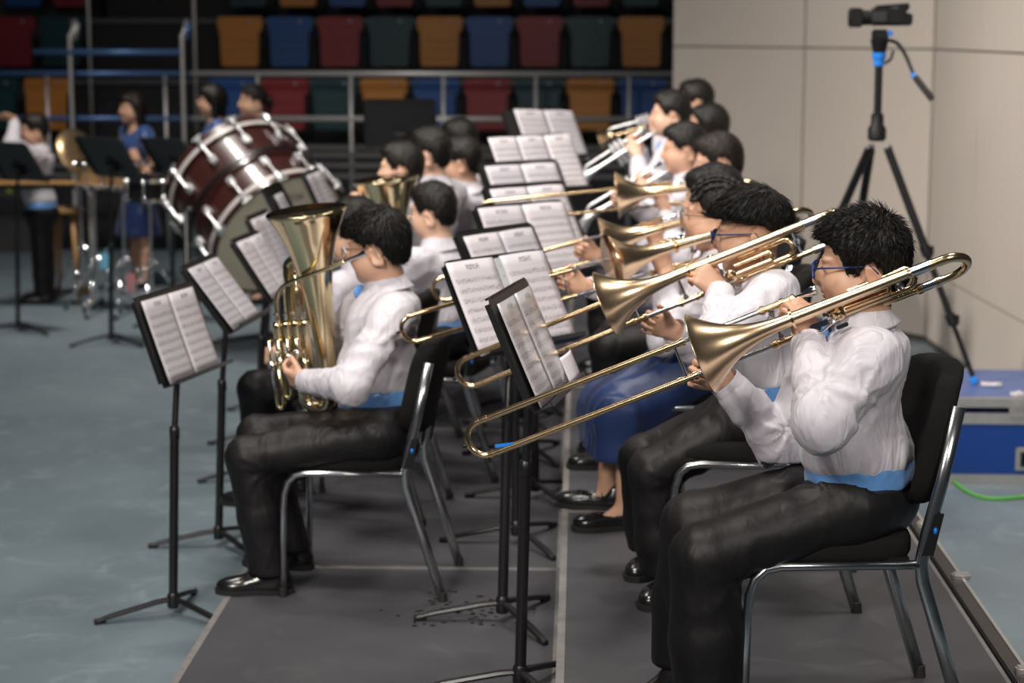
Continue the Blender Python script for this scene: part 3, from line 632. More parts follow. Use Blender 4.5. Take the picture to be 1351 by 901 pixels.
# ------------------------------------------------------------------ instruments
def frame(o, x, up=UP, roll=0.0):
    """4x4 with local x along x, y near up, z to the player's right"""
    x = nrm(x); y = nrm(up - x * (np.dot(up, x))); z = np.cross(x, y); c, s = math.cos(roll), math.sin(roll)
    y, z = y * c + z * s, z * c - y * s
    M = np.eye(4); M[:3, 0] = x; M[:3, 1] = y; M[:3, 2] = z; M[:3, 3] = o; return M
def at(M, *p): return M[:3, :3] @ A(*p) + M[:3, 3]
def trombone(M, label, ext=.12, coil=False, group=None, brass=None, n=14, bellR=.100, xb=.295, zoff=-.085, yoff=-.015, xe=-.30):
    br = brass or M_BRASS; root = thing('trombone', M[:3, 3], label, 'trombone', group); hd = .088; r = .0068
    def part(b, name, m, par=root, smooth='auto'): return b.build(name, m, par, smooth=smooth, M=M)
    b = MB(); b.lathe([(0, .0095), (.001, .0128), (.004, .0130), (.012, .0128), (.022, .0098), (.034, .0065), (.078, .0058)], (0, 0, 0), (1, 0, 0), 18); part(b, 'mouthpiece', M_CHROME)
    b = MB(); x0, x1 = .055, .118          # receiver, grips, inner brace
    b.sweep([(x0, 0, 0), (x1 + .03, 0, 0)], .0082, n); b.sweep([(x0 + .015, -hd, 0), (x1 + .03, -hd, 0)], .0082, n)
    for x in (x0 + .005, x1 - .03, x1 + .02):
        b.lathe([(-.006, .0085), (-.004, .0112), (.004, .0112), (.006, .0085)], (x, 0, 0), (1, 0, 0), n)
        if x > x0 + .01: b.lathe([(-.006, .0085), (-.004, .0112), (.004, .0112), (.006, .0085)], (x, -hd, 0), (1, 0, 0), n)
    part(b, 'inner_slide_grip', br)
    b = MB(); b.sweep([(.12, 0, 0), (.12, -hd, 0)], .0045, 10); b.lathe([(-.01, .004), (0, .009), (.01, .004)], (.12, -.012, 0), (0, 1, 0), 10); b.lathe([(-.01, .004), (0, .009), (.01, .004)], (.12, -hd + .012, 0), (0, 1, 0), 10); part(b, 'hand_brace', M_CHROME)
    xo = .21 + ext; xend = xo + .60
    for y in (0, -hd): b = MB(); b.sweep([(x1, y, 0), (xo + .05, y, 0)], r - .0008, n); part(b, 'inner_tube', M_CHROME)
    b = MB(); R = hd / 2
    pts = [(xo, 0, 0), (xend - .3, 0, 0), (xend - R, 0, 0)] + uturn((xend - R, 0, 0), (xend - R, -hd, 0), A(1, 0, 0), R, 14)[1:-1] + [(xend - R, -hd, 0), (xend - .3, -hd, 0), (xo, -hd, 0)]
    b.sweep(pts, r + .0012, n)
    for y in (0, -hd):
        for x, rr in ((xo + .006, .0112), (xo + .045, .0102), (xend - R - .02, .0092), (xend - R + .002, .0092)): b.lathe([(-.006, r), (-.005, rr), (.005, rr), (.006, r)], (x, y, 0), (1, 0, 0), n)
    sl = part(b, 'outer_slide', br)
    b = MB(); b.sweep([(xo + .028, 0, 0), (xo + .028, -hd, 0)], .0042, 10); part(b, 'slide_brace', M_CHROME, sl)
    b = MB(); b.lathe([(0, .0035), (.008, .004), (.016, .0055), (.02, .003)], (xend - .002, -hd / 2, 0), (1, 0, 0), 8); b.sweep([(xend - R + .01, -hd - .005, 0), (xend - R + .012, -hd - .018, 0)], .004, 8); part(b, 'water_key', M_BLKPL, sl)
    # bell section
    g0 = A(x0 + .02, -hd, 0); gy = -hd; by = yoff; Rb = .5 * math.hypot(by - gy, zoff)
    b = MB(); b.sweep([g0, (0, gy, 0), (xe + .10, gy, 0)], .0088, n)
    for x in (x0 - .005, -.06, xe + .12): b.lathe([(-.008, .009), (-.006, .0125), (.006, .0125), (.008, .009)], (x, gy, 0), (1, 0, 0), n)
    part(b, 'neck_tube', br)
    b = MB(); mid = uturn((xe + Rb * .9, gy, 0), (xe + Rb * .9, by, zoff), A(-1, 0, 0), Rb, 14)
    pts = [(xe + .12, gy, 0)] + mid + [(xe + .12, by, zoff)]
    b.sweep(pts, np.linspace(.0095, .0118, len(pts)), n)
    for p in ((xe + .075, gy, 0), (xe + .075, by, zoff)): b.lathe([(-.006, .010), (-.005, .0135), (.005, .0135), (.006, .010)], p, (1, 0, 0), n)
    part(b, 'tuning_slide', br)
    b = MB(); b.sweep([(xe + .12, by, zoff), (xe + .07, by, zoff)], .0128, n); part(b, 'tuning_tube', M_CHROME); b = MB(); b.sweep([(xe + .115, gy, 0), (xe + .06, gy, 0)], .0108, n); part(b, 'tuning_tube', M_CHROME)
    prof = []
    for i in range(34):
        t = i / 33; x = xe + .115 + (xb - xe - .115) * t; u = (xb - x); rr = .0118 + .0075 * t + (bellR - .0193) * max(0, (1 - u / .26)) ** 3.1 if u < .26 else .0118 + .0075 * t
        prof.append((x, rr))
    inner = [(x + .0003, max(.008, rr - .0016)) for x, rr in prof[::-1][:-1]]
    rim = [(xb + .0006, bellR + .0012), (xb + .0022, bellR + .0006)]
    b = MB(); b.lathe(prof + rim, (0, by, zoff), (1, 0, 0), 40); b2 = MB(); b2.lathe([(xb + .0022, bellR + .0004)] + inner, (0, by, zoff), (1, 0, 0), 40)
    bl = part(b, 'bell', M_BELL if brass is None else br, smooth=True)
    part(b2, 'bell_lining', M_ROSE, bl, smooth=True)
    b = MB(); b.lathe([(-.004, .017), (-.003, .0245), (.003, .0245), (.004, .017)], (.07, by, zoff), (1, 0, 0), 20); part(b, 'bell_ferrule', br, bl)
    for x in (xe + .16, -.005):
        b = MB(); b.sweep([(x, gy, 0), (x, by, zoff)], .0042, 8); b.lathe([(-.004, .011), (.004, .011)], ((x, (gy + by) / 2, zoff / 2)), nrm(A(0, by - gy, zoff)), 10); part(b, 'bell_brace', M_CHROME)
    if coil:
        b = MB(); zc = zoff * .45; yc = -.045
        loop = [(-.07, yc + .018, zc), (-.20, yc + .02, zc)] + uturn((-.20, yc + .02, zc), (-.20, yc - .028, zc), A(-1, 0, 0), .026, 10)[1:] + [(-.10, yc - .028, zc), (-.045, yc - .028, zc - .006)]
        b.sweep(smoothpts(loop, 2), .0068, 12)
        loop2 = [(-.05, yc + .005, zc - .012), (-.15, yc + .006, zc - .014)] + uturn((-.15, yc + .006, zc - .014), (-.15, yc - .018, zc - .012), A(-1, 0, 0), .012, 8)[1:] + [(-.05, yc - .018, zc - .012)]
        b.sweep(smoothpts(loop2, 2), .0062, 12); cl = part(b, 'valve_tubing', br)
        b = MB(); b.lathe([(-.022, .012), (-.020, .019), (.016, .019), (.018, .014), (.026, .008), (.028, .0)], (-.030, yc - .022, zc), (0, .2, -1), 16); part(b, 'rotor_valve', br)
        b = MB(); b.sweep(smoothpts([(-.03, yc - .03, zc - .03), (-.01, yc - .035, zc - .035), (.03, yc - .045, zc - .02), (.055, -.05, -.012)], 4), .0028, 8)
        b.box((.02, yc - .03, zc - .012), (.045, .014, .006), bevel=.002); b.box((-.03, yc - .05, zc - .03), (.03, .010, .006), bevel=.002); part(b, 'valve_lever', M_CHROME)
        b = MB(); b.sweep([(-.13, yc + .018, zc), (-.13, yc - .026, zc)], .002, 6); part(b, 'coil_brace', M_CHROME, cl)
    return root

def euphonium(o, axis, label, fw, R=.136, H=.66, group=None, detail=True, name='euphonium', cat='euphonium'):
    """o: centre of the bell rim; axis: up along the bell; fw: towards the player (valves and leadpipe turn that way)"""
    z = nrm(axis); x = nrm(fw - z * np.dot(fw, z)); y = np.cross(z, x); M = np.eye(4); M[:3, 0] = x; M[:3, 1] = y; M[:3, 2] = z; M[:3, 3] = o
    root = thing(name, o - z * H, label, cat, group)
    def part(b, nm, m, par=root, smooth=True): return b.build(nm, m, par, smooth=smooth, M=M)
    pr = [(-H * .93, .028), (-H * .75, .034), (-H * .55, .043), (-H * .40, .053), (-H * .28, .066), (-H * .18, .083), (-H * .10, .104), (-H * .04, .123), (-.008, .134), (.0, .136)]
    k = R / .136; pts = smoothpts([(a, r * k, 0) for a, r in pr], 4)
    prof = [(p[0], p[1]) for p in pts]
    b = MB(); b.lathe(prof + [(.002, R + .002), (.004, R)], (0, 0, 0), (0, 0, 1), 44)
    bell = part(b, 'bell', M_BRASSP)
    b = MB(); b.lathe([(.004, R - .0005)] + [(a, r - .002) for a, r in prof[::-1][1:]], (0, 0, 0), (0, 0, 1), 44); part(b, 'bell_lining', M_BRASSP, bell)
    # bottom bow and outer branch
    zb = -H * .93
    b = MB(); bw = [(0, 0, zb), (-.01, -.0, zb - .03)] + [(-.055 + .055 * math.cos(t), 0, zb - .03 - .055 * math.sin(t)) for t in np.linspace(.3, math.pi, 8)] + [(-.112, 0, zb + .1), (-.118, 0, -.34), (-.112, .006, -.25)] + [(-.085 + .03 * math.cos(t), .012, -.22 + .05 * math.sin(t)) for t in np.linspace(2.6, .4, 6)] + [(-.062, .02, -.30), (-.075, .04, -.40)]
    b.sweep(smoothpts(bw, 3), np.linspace(.031, .012, (len(bw) - 1) * 3 + 1), 16); part(b, 'bottom_bow', M_BRASSP)
    b = MB(); b.lathe([(-.006, .035), (-.004, .040), (.004, .040), (.006, .035)], (0, 0, zb + .02), (0, 0, 1), 20); part(b, 'ferrule', M_BRASSP)
    if detail:
        for i in range(4):
            vx = -.025 - i * .031; b = MB(); b.lathe([(-.165, .012), (-.160, .0145), (-.02, .0145), (-.018, .0165), (-.006, .0165), (0, .012)], (vx, -.072 - .010 * i, -.36), (0, 0, 1), 16); v = part(b, 'valve', M_BRASSP, smooth='auto')
            b = MB(); b.lathe([(0, .004), (.022, .004), (.024, .0095), (.028, .0095), (.029, .002)], (vx, -.072 - .010 * i, -.36), (0, 0, 1), 12); part(b, 'valve_button', M_CHROME, v, 'auto')
            b = MB(); b.sweep([(vx, -.09 - .010 * i, -.50), (vx, -.10 - .01 * i, -.50)], .010, 10)
            L = .12 + .035 * i; px = vx - .012
            pts = [(px, -.090 - .008 * i, -.42), (px - .012, -.102 - .008 * i, -.42), (px - .012, -.106 - .008 * i, -.42 - L)] + uturn((px - .012, -.106 - .008 * i, -.42 - L), (px + .012, -.106 - .008 * i, -.42 - L), A(0, 0, -1), .013, 6)[1:] + [(px + .012, -.104 - .008 * i, -.46)]
            b.sweep(pts, .0066, 10); part(b, 'valve_slide', M_BRASSP)
            b = MB(); b.sweep([(px - .012, -.106 - .008 * i, -.42 - L * .2), (px - .012, -.106 - .008 * i, -.42 - L * .75)], .0072, 10); part(b, 'slide_leg', M_CHROME)
        b = MB(); lp = [(.155, -.05, -.165), (.09, -.075, -.185), (.02, -.09, -.205), (-.045, -.088, -.225), (-.095, -.08, -.25), (-.118, -.085, -.30), (-.118, -.09, -.38)]
        b.sweep(smoothpts(lp, 5), np.linspace(.0065, .0085, 31), 12); part(b, 'leadpipe', M_BRASSP)
        b = MB(); b.lathe([(0, .0065), (.045, .0075), (.062, .011), (.072, .0145), (.076, .0145), (.077, .010)], (.155, -.05, -.165), nrm(A(.065, .025, .02)), 14); part(b, 'mouthpiece', M_CHROME, smooth='auto')
        b = MB(); b.sweep(smoothpts([(-.060, -.03, -.20), (-.045, -.06, -.30), (-.035, -.05, -.45)], 5), .004, 8); part(b, 'bell_stay', M_BRASSP)
    return root

def trumpet(M, label, m, group=None, bell_m=None):
    root = thing('trumpet', M[:3, 3], label, 'trumpet', group)
    def part(b, nm, mm, par=root): return b.build(nm, mm, par, smooth='auto', M=M)
    b = MB(); b.lathe([(0, .008), (.003, .0135), (.015, .012), (.03, .006), (.085, .005)], (0, 0, 0), (1, 0, 0), 14); part(b, 'mouthpiece', M_CHROME)
    b = MB(); pts = [(.05, 0, 0), (.40, 0, 0)] + uturn((.40, 0, 0), (.40, -.045, 0), A(1, 0, 0), .03, 8)[1:] + [(.24, -.045, 0)]
    b.sweep(pts, .0065, 10); part(b, 'leadpipe', m)
    b = MB(); prof = []
    for i in range(22):
        t = i / 21; x = .02 + .46 * t; u = .48 - x; prof.append((x, .0065 + .006 * t + .049 * max(0, 1 - u / .17) ** 3))
    b.lathe(prof + [(.482, .061), (.482, .059)] + [(x, r - .0015) for x, r in prof[::-1]], (0, -.045, -.045), (1, 0, 0), 26)
    b.sweep(uturn((.02, -.045, -.045), (.02, -.045, 0), A(-1, 0, 0), .03, 8), .0065, 10); part(b, 'bell', bell_m or m)
    for i in range(3):
        b = MB(); x = .18 + .028 * i; b.lathe([(-.075, .008), (-.07, .0115), (.04, .0115), (.042, .008), (.055, .004), (.056, .008), (.062, .008)], (x, -.03, -.018), (0, 1, 0), 14); part(b, 'valve', m)
    return root

# ------------------------------------------------------------------ chairs
def make_chair(label, group='black band chairs'):
    """faces -X, feet on z = 0"""
    root = thing('band_chair', (0, 0, 0), label, 'chair', group)
    def pad(name, cen, sz, curv, taper=0.0, crown=.0, n=12):
        nx, ny, nz = sz; b = MB(); V = []; N = n; prof = []
        # superellipse cushion: rows over the outline
        for j in range(9):
            ph = -math.pi / 2 + math.pi * j / 8; cz = math.sin(ph); cr = abs(math.cos(ph)) ** .45
            for i in range(36):
                a = 2 * math.pi * i / 36; ca = math.copysign(abs(math.cos(a)) ** .42, math.cos(a)); sa = math.copysign(abs(math.sin(a)) ** .42, math.sin(a))
                u = ca * (.90 + .10 * cr); v = sa * (.90 + .10 * cr); V.append((u, v, math.copysign(abs(cz) ** .7, cz), i))
        return V
    def cushion(shape):
        V = []; F = []; R = 9; N = 40
        for j in range(R):
            ph = -math.pi / 2 + math.pi * j / (R - 1); cz = math.copysign(abs(math.sin(ph)) ** .8, math.sin(ph)); cr = max(.0, math.cos(ph)) ** .5
            for i in range(N):
                a = 2 * math.pi * i / N; ca = math.copysign(abs(math.cos(a)) ** .45, math.cos(a)); sa = math.copysign(abs(math.sin(a)) ** .45, math.sin(a)); k = .86 + .14 * cr
                V.append(shape(ca * k, sa * k, cz))
        for j in range(R - 1):
            for i in range(N): F.append((j * N + i, j * N + (i + 1) % N, (j + 1) * N + (i + 1) % N, (j + 1) * N + i))
        for j0, sg in ((0, -1), (R - 1, 1)):     # fill the two faces in rings
            prev = j0 * N; base0 = V[prev:prev + N]; cen = None
            for ring in (.66, .33):
                st = len(V)
                for i in range(N):
                    a = 2 * math.pi * i / N; ca = math.copysign(abs(math.cos(a)) ** .45, math.cos(a)); sa = math.copysign(abs(math.sin(a)) ** .45, math.sin(a)); V.append(shape(ca * .86 * ring, sa * .86 * ring, sg * 1.0))
                for i in range(N): q = (prev + i, prev + (i + 1) % N, st + (i + 1) % N, st + i); F.append(q if sg > 0 else q[::-1])
                prev = st
            V.append(shape(0, 0, sg)); c = len(V) - 1
            for i in range(N): q = (prev + i, prev + (i + 1) % N, c); F.append(q if sg > 0 else q[::-1])
        return V, F
    b = MB(); b.add(*cushion(lambda u, v, w: (-.005 + u * .212 - .006 * (u < -.8), v * .212, .455 + w * .030 + .008 * (w > 0) * (1 - u * u) * (1 - v * v) - .038 * (max(0, -u - .2) / .8) ** 1.6 * (.5 + .5 * w)))); b.build('seat', M_FABRIC, root)
    def bk(u, v, w):   # u up, v across, w through
        zz = .712 + u * .168; t = (zz - .55) / .37; x = .225 + .085 * t; hw = .212 * (1 - .16 * max(0, u) ** 2.2 - .06 * max(0, -u) ** 2); return (x - w * .030 + .050 * v * v * -1 + .012, v * hw, zz)
    b = MB(); b.add(*cushion(bk)); b.build('backrest', M_FABRIC, root)
    b = MB(); b.box((.0, 0, .431), (.36, .40, .012)); b.build('seat_pan', M_BLKPL, root, smooth=False)
    for sgn in (-1, 1):
        y = sgn * .222
        b = MB(); b.sweep([(-.213, y, .012), (-.207, y, .30), (-.203, y, .355), (-.19, y, .395), (-.165, y, .418), (-.13, y, .425), (.205, y, .425)], .0115, 10); leg = b.build('leg', M_STEEL, root)
        b = MB(); b.lathe([(0, .014), (.03, .014), (.032, .011)], (-.213, y, 0), (0, 0, 1), 10); b.build('rubber_foot', M_RUBBER, leg, smooth='auto')
        b = MB(); b.sweep([(.325, y, .012), (.235, y, .30), (.208, y, .385), (.203, y, .43), (.215, y, .50), (.245, y * .99, .62), (.283, y * .94, .80)], .0125, 10, flat=1.35); leg = b.build('leg', M_STEEL, root)
        b = MB(); b.lathe([(0, .016), (.03, .015), (.032, .012)], (.327, y, 0), (-.05, 0, 1), 10); b.build('rubber_foot', M_RUBBER, leg, smooth='auto')
        b = MB(); b.add([(.20, y + sgn * .014, .45), (.228, y + sgn * .014, .45), (.250, y + sgn * .014, .55), (.228, y + sgn * .014, .55), (.20, y + sgn * .004, .45), (.228, y + sgn * .004, .45), (.250, y + sgn * .004, .55), (.228, y + sgn * .004, .55)], [(0, 1, 2, 3), (7, 6, 5, 4), (0, 4, 5, 1), (1, 5, 6, 2), (2, 6, 7, 3), (3, 7, 4, 0)])
        br = b.build('back_bracket', M_BLKPL, root, smooth=False)
        b = MB(); b.box((.230, y + sgn * .016, .51), (.009, .006, .018), bevel=.003); b.build('stack_clip', M_BLUEP, br)
    return root

# ------------------------------------------------------------------ music stands and sheets
def music_mat(name, tint, seed):
    if name in MATS: return MATS[name]
    m = bpy.data.materials.new(name); m.use_nodes = True; nt = m.node_tree; L = nt.links; b = nt.nodes['Principled BSDF']; b.inputs['Roughness'].default_value = .5
    uv = nt.nodes.new('ShaderNodeUVMap'); sp = nt.nodes.new('ShaderNodeSeparateXYZ'); L.new(uv.outputs[0], sp.inputs[0])
    def mth(op, a, c=None, d=None):
        n = nt.nodes.new('ShaderNodeMath'); n.operation = op
        for i, q in enumerate((a, c, d)):
            if q is None: continue
            if isinstance(q, (int, float)): n.inputs[i].default_value = q
            else: L.new(q, n.inputs[i])
        return n.outputs[0]
    U, V = sp.outputs[0], sp.outputs[1]
    fr = mth('FRACT', mth('MULTIPLY', V, 9.5)); band = mth('MULTIPLY', mth('GREATER_THAN', fr, .30), mth('LESS_THAN', fr, .68))
    ln = mth('LESS_THAN', mth('FRACT', mth('MULTIPLY', mth('SUBTRACT', fr, .30), 13.2)), .22)
    inx = mth('MULTIPLY', mth('GREATER_THAN', U, .07), mth('LESS_THAN', U, .94)); iny = mth('MULTIPLY', mth('LESS_THAN', V, .86), mth('GREATER_THAN', V, .05)); page = mth('MULTIPLY', inx, iny)
    stave = mth('MULTIPLY', mth('MULTIPLY', band, ln), .75)
    mp = nt.nodes.new('ShaderNodeMapping'); mp.inputs['Scale'].default_value = (46, 60, 1); mp.inputs['Location'].default_value = (seed * 3.7, seed * 1.3, 0); L.new(uv.outputs[0], mp.inputs[0])
    no = nt.nodes.new('ShaderNodeTexNoise'); no.inputs['Scale'].default_value = 1; no.inputs['Detail'].default_value = 1.5; L.new(mp.outputs[0], no.inputs[0])
    note = mth('MULTIPLY', mth('MULTIPLY', mth('GREATER_THAN', fr, .22), mth('LESS_THAN', fr, .76)), mth('GREATER_THAN', no.outputs['Fac'], .585))
    head = mth('MULTIPLY', mth('MULTIPLY', mth('GREATER_THAN', V, .90), mth('LESS_THAN', V, .955)), mth('MULTIPLY', mth('MULTIPLY', mth('GREATER_THAN', U, .36), mth('LESS_THAN', U, .64)), mth('GREATER_THAN', no.outputs['Fac'], .50)))
    ink = mth('MINIMUM', mth('ADD', mth('MULTIPLY', mth('MAXIMUM', stave, note), page), head), .88)
    mx = nt.nodes.new('ShaderNodeMix'); mx.data_type = 'RGBA'; mx.inputs[6].default_value = (*tint, 1); mx.inputs[7].default_value = (.05, .045, .05, 1); L.new(ink, mx.inputs[0]); L.new(mx.outputs[2], b.inputs['Base Color'])
    MATS[name] = m; return m
PAPER = [music_mat('printed sheet music %d' % i, ((.50, .475, .515), (.535, .505, .53), (.475, .455, .50))[i % 3], i) for i in range(5)]
M_PAPER = mat('blank paper edge', (.66, .63, .66), .6)
M_SLEEVE = mat('clear plastic sleeve', (.9, .9, .95), .08, trans=1.0)
def page(name, c, r, u, n, w, h, m, parent=None, curl=.006, sag=.0, label=None, gloss=False):
    """sheet centred at c, width along r, height along u, facing n; slightly curled, 0.6 mm thick"""
    NX, NY = 8, 8; V = []; F = []; uvs = []
    for s in (0, 1):
        for j in range(NY + 1):
            for i in range(NX + 1):
                x = i / NX; y = j / NY; z = curl * math.sin(math.pi * x) * (.5 + .5 * y) + sag * (1 - y) ** 2
                V.append(np.asarray(c) + r * (x - .5) * w + u * (y - .5) * h + n * (z + (0 if s else -.0006))); uvs.append((x, y))
    W = NX + 1; O = W * (NY + 1)
    for j in range(NY):
        for i in range(NX):
            a = j * W + i; F.append((O + a, O + a + 1, O + a + 1 + W, O + a + W)); F.append((a, a + W, a + 1 + W, a + 1))
    ed = [i for i in range(W)] + [j * W + NX for j in range(1, NY + 1)] + [NY * W + i for i in range(NX - 1, -1, -1)] + [j * W for j in range(NY - 1, 0, -1)]
    for k in range(len(ed)): a, b = ed[k], ed[(k + 1) % len(ed)]; F.append((a, b, O + b, O + a))
    o = mkobj(name, np.array(V), F, m, parent, origin=c, smooth=True)
    uvl = o.data.uv_layers.new(name='UVMap'); idx = np.empty(len(o.data.loops), np.int32); o.data.loops.foreach_get('vertex_index', idx); uvl.data.foreach_set('uv', np.array(uvs)[idx].ravel())
    return o
def stand(base, c, yawd, tilt, label, W=.48, Hh=.33, rot=0.0, back=False, upper=True):
    """music stand: foot at base, desk centred at c, sheet side facing yawd (degrees from +X), leaning back by tilt"""
    base = np.asarray(base, float); c = np.asarray(c, float); a = math.radians(yawd); t = math.radians(tilt)
    nh = A(math.cos(a), math.sin(a), 0); r = np.cross(-nh, UP); u = UP * math.cos(t) - nh * math.sin(t); n = np.cross(r, u)
    root = thing('music_stand', base, label, 'music stand', 'black music stands')
    # desk with rounded corners, a shelf and a lip
    out = []; R = .03
    for cx, cy, a0 in ((W / 2 - R, Hh / 2 - R, 0), (-W / 2 + R, Hh / 2 - R, 90), (-W / 2 + .01, -Hh / 2 + .01, 180), (W / 2 - .01, -Hh / 2 + .01, 270)):
        rr = R if cy > 0 else .01
        for k in range(5): an = math.radians(a0 + 22.5 * k); out.append((cx + rr * math.cos(an), cy + rr * math.sin(an)))
    N = len(out); V = [c + r * x + u * y - n * .004 for x, y in out] + [c + r * x + u * y - n * .007 for x, y in out]
    b = MB(); b.add(V, [tuple(range(N)), tuple(range(2 * N - 1, N - 1, -1))] + [(i, N + i, N + (i + 1) % N, (i + 1) % N) for i in range(N)])
    desk = b.build('desk', M_BLKMET, root, smooth=False)
    Rm = np.stack([r, u, n], 1); b = MB(); b.box(c - u * (Hh / 2) + n * .022, (W, .004, .056), R=Rm); b.box(c - u * (Hh / 2 - .006) + n * .050, (W, .014, .003), R=Rm); b.build('shelf', M_BLKMET, root, smooth=False)
    b = MB()
    for sg in (-1, 1): b.box(c + r * sg * (W / 2 - .004) - n * .012, (.006, Hh * .9, .016), R=Rm)
    b.box(c + u * (Hh / 2 - .004) - n * .012, (W * .88, .006, .016), R=Rm); b.build('desk_rim', M_BLKMET, desk, smooth=False)
    b = MB(); j = c - n * .03 - u * .07; b.box(c - n * .022 - u * .07, (.09, .07, .03), R=Rm, bevel=.006); b.sweep([j - r * .04, j + r * .04], .011, 10); b.build('tilt_joint', M_BLKMET, root, smooth='auto')
    top = A(base[0], base[1], j[2]); zc = min(base[2] + .66, j[2] - .09); sh = A(j[0] - base[0], j[1] - base[1], 0)
    b = MB(); b.sweep([base + UP * .05, A(base[0], base[1], zc) + sh * .5], .0165, 14); b.build('lower_tube', M_BLKMET, root, smooth='auto')
    b = MB(); b.lathe([(-.02, .0170), (-.018, .0185), (.02, .0185), (.028, .013)], A(base[0], base[1], zc) + sh * .5, UP, 14); b.build('collar', M_BLKMET, root, smooth='auto')
    b = MB(); b.sweep([A(base[0], base[1], zc) + sh * .5, j], .0115, 12); b.build('upper_tube', M_BLKMET, root, smooth='auto')
    b = MB(); b.lathe([(.03, .019), (.034, .022), (.075, .022), (.085, .017)], base, UP, 14); b.build('hub', M_BLKMET, root, smooth='auto')
    for k in range(3):
        an = math.radians(rot + 120 * k); d = A(math.cos(an), math.sin(an), 0); b = MB()
        b.sweep([base + d * .012 + UP * .062, base + d * .06 + UP * .057, base + d * .22 + UP * .026, base + d * .275 + UP * .012], [.0135, .0145, .0135, .0105], 8, flat=.7); leg = b.build('leg', M_BLKMET, root, smooth='auto')
        b = MB(); b.sweep([base + d * .245 + UP * .013, base + d * .285 + UP * .0105], .0105, 8); b.build('rubber_tip', M_RUBBER, leg)
    return dict(c=c, r=r, u=u, n=n, W=W, H=Hh, root=root)
_pn = [0]
M_GLOSSP = music_mat('glossy sleeved sheet', (.47, .45, .475), 3); M_GLOSSP.node_tree.nodes['Principled BSDF'].inputs['Coat Weight'].default_value = 1.0; M_GLOSSP.node_tree.nodes['Principled BSDF'].inputs['Coat Roughness'].default_value = .12
def sheets(S, label, pages=2, dx=0.0, dy=0.0, w=.215, h=.30, folder=False, fold_out=False, single=None, rot=0.0):
    """an open music part resting on the stand: one thing, its leaves are parts"""
    c, r, u, n = S['c'], S['r'], S['u'], S['n']; cr, sr = math.cos(rot), math.sin(rot); r2 = r * cr + u * sr; u2 = u * cr - r * sr
    b0 = c - u * (S['H'] / 2 - h / 2 - .004) + n * .004 + r * dx + u * dy
    root = thing('sheet_music', b0 - u * h / 2, label, 'sheet music', 'music parts on the stands')
    k = _pn[0]; _pn[0] += 1
    if folder:
        Rm = np.stack([r2, u2, n], 1); b = MB(); b.box(b0 - n * .0015, (w * pages + .03, h + .012, .0022), R=Rm); b.build('folder_cover', M_BLKPL, root, smooth=False)
        b = MB(); b.box(b0 + n * .004, (.030, h * .96, .007), R=Rm, bevel=.002)
        sp_ = b.build("folder_spine", mat('white plastic spine', (.42, .44, .45), .35), root, smooth=False)
        for q in range(8):
            b = MB(); b.lathe([(0, .0022), (.0006, .0022)], b0 + n * .0078 + u2 * (q - 3.5) * .035, n, 8); b.build('punch_hole', M_BLKPL, sp_)
    for i in range(pages):
        off = (i - (pages - 1) / 2) * (w + (.032 if folder else .003)); page('page', b0 + r2 * off + n * (.0015 + .0008 * i), r2, u2, n, w, h, M_GLOSSP if fold_out else PAPER[(k * 2 + i) % 5], root, curl=.008 * (1 if i else .6), sag=.004)
    if fold_out: page('page', b0 + r2 * (w * 1.02) - u2 * (h * .36) + n * .022, nrm(r2 + n * .25 + u2 * .12), nrm(u2 - r2 * .1), nrm(n - r2 * .25), w * .40, h * .26, M_PAPER, root, curl=.012)
    return root
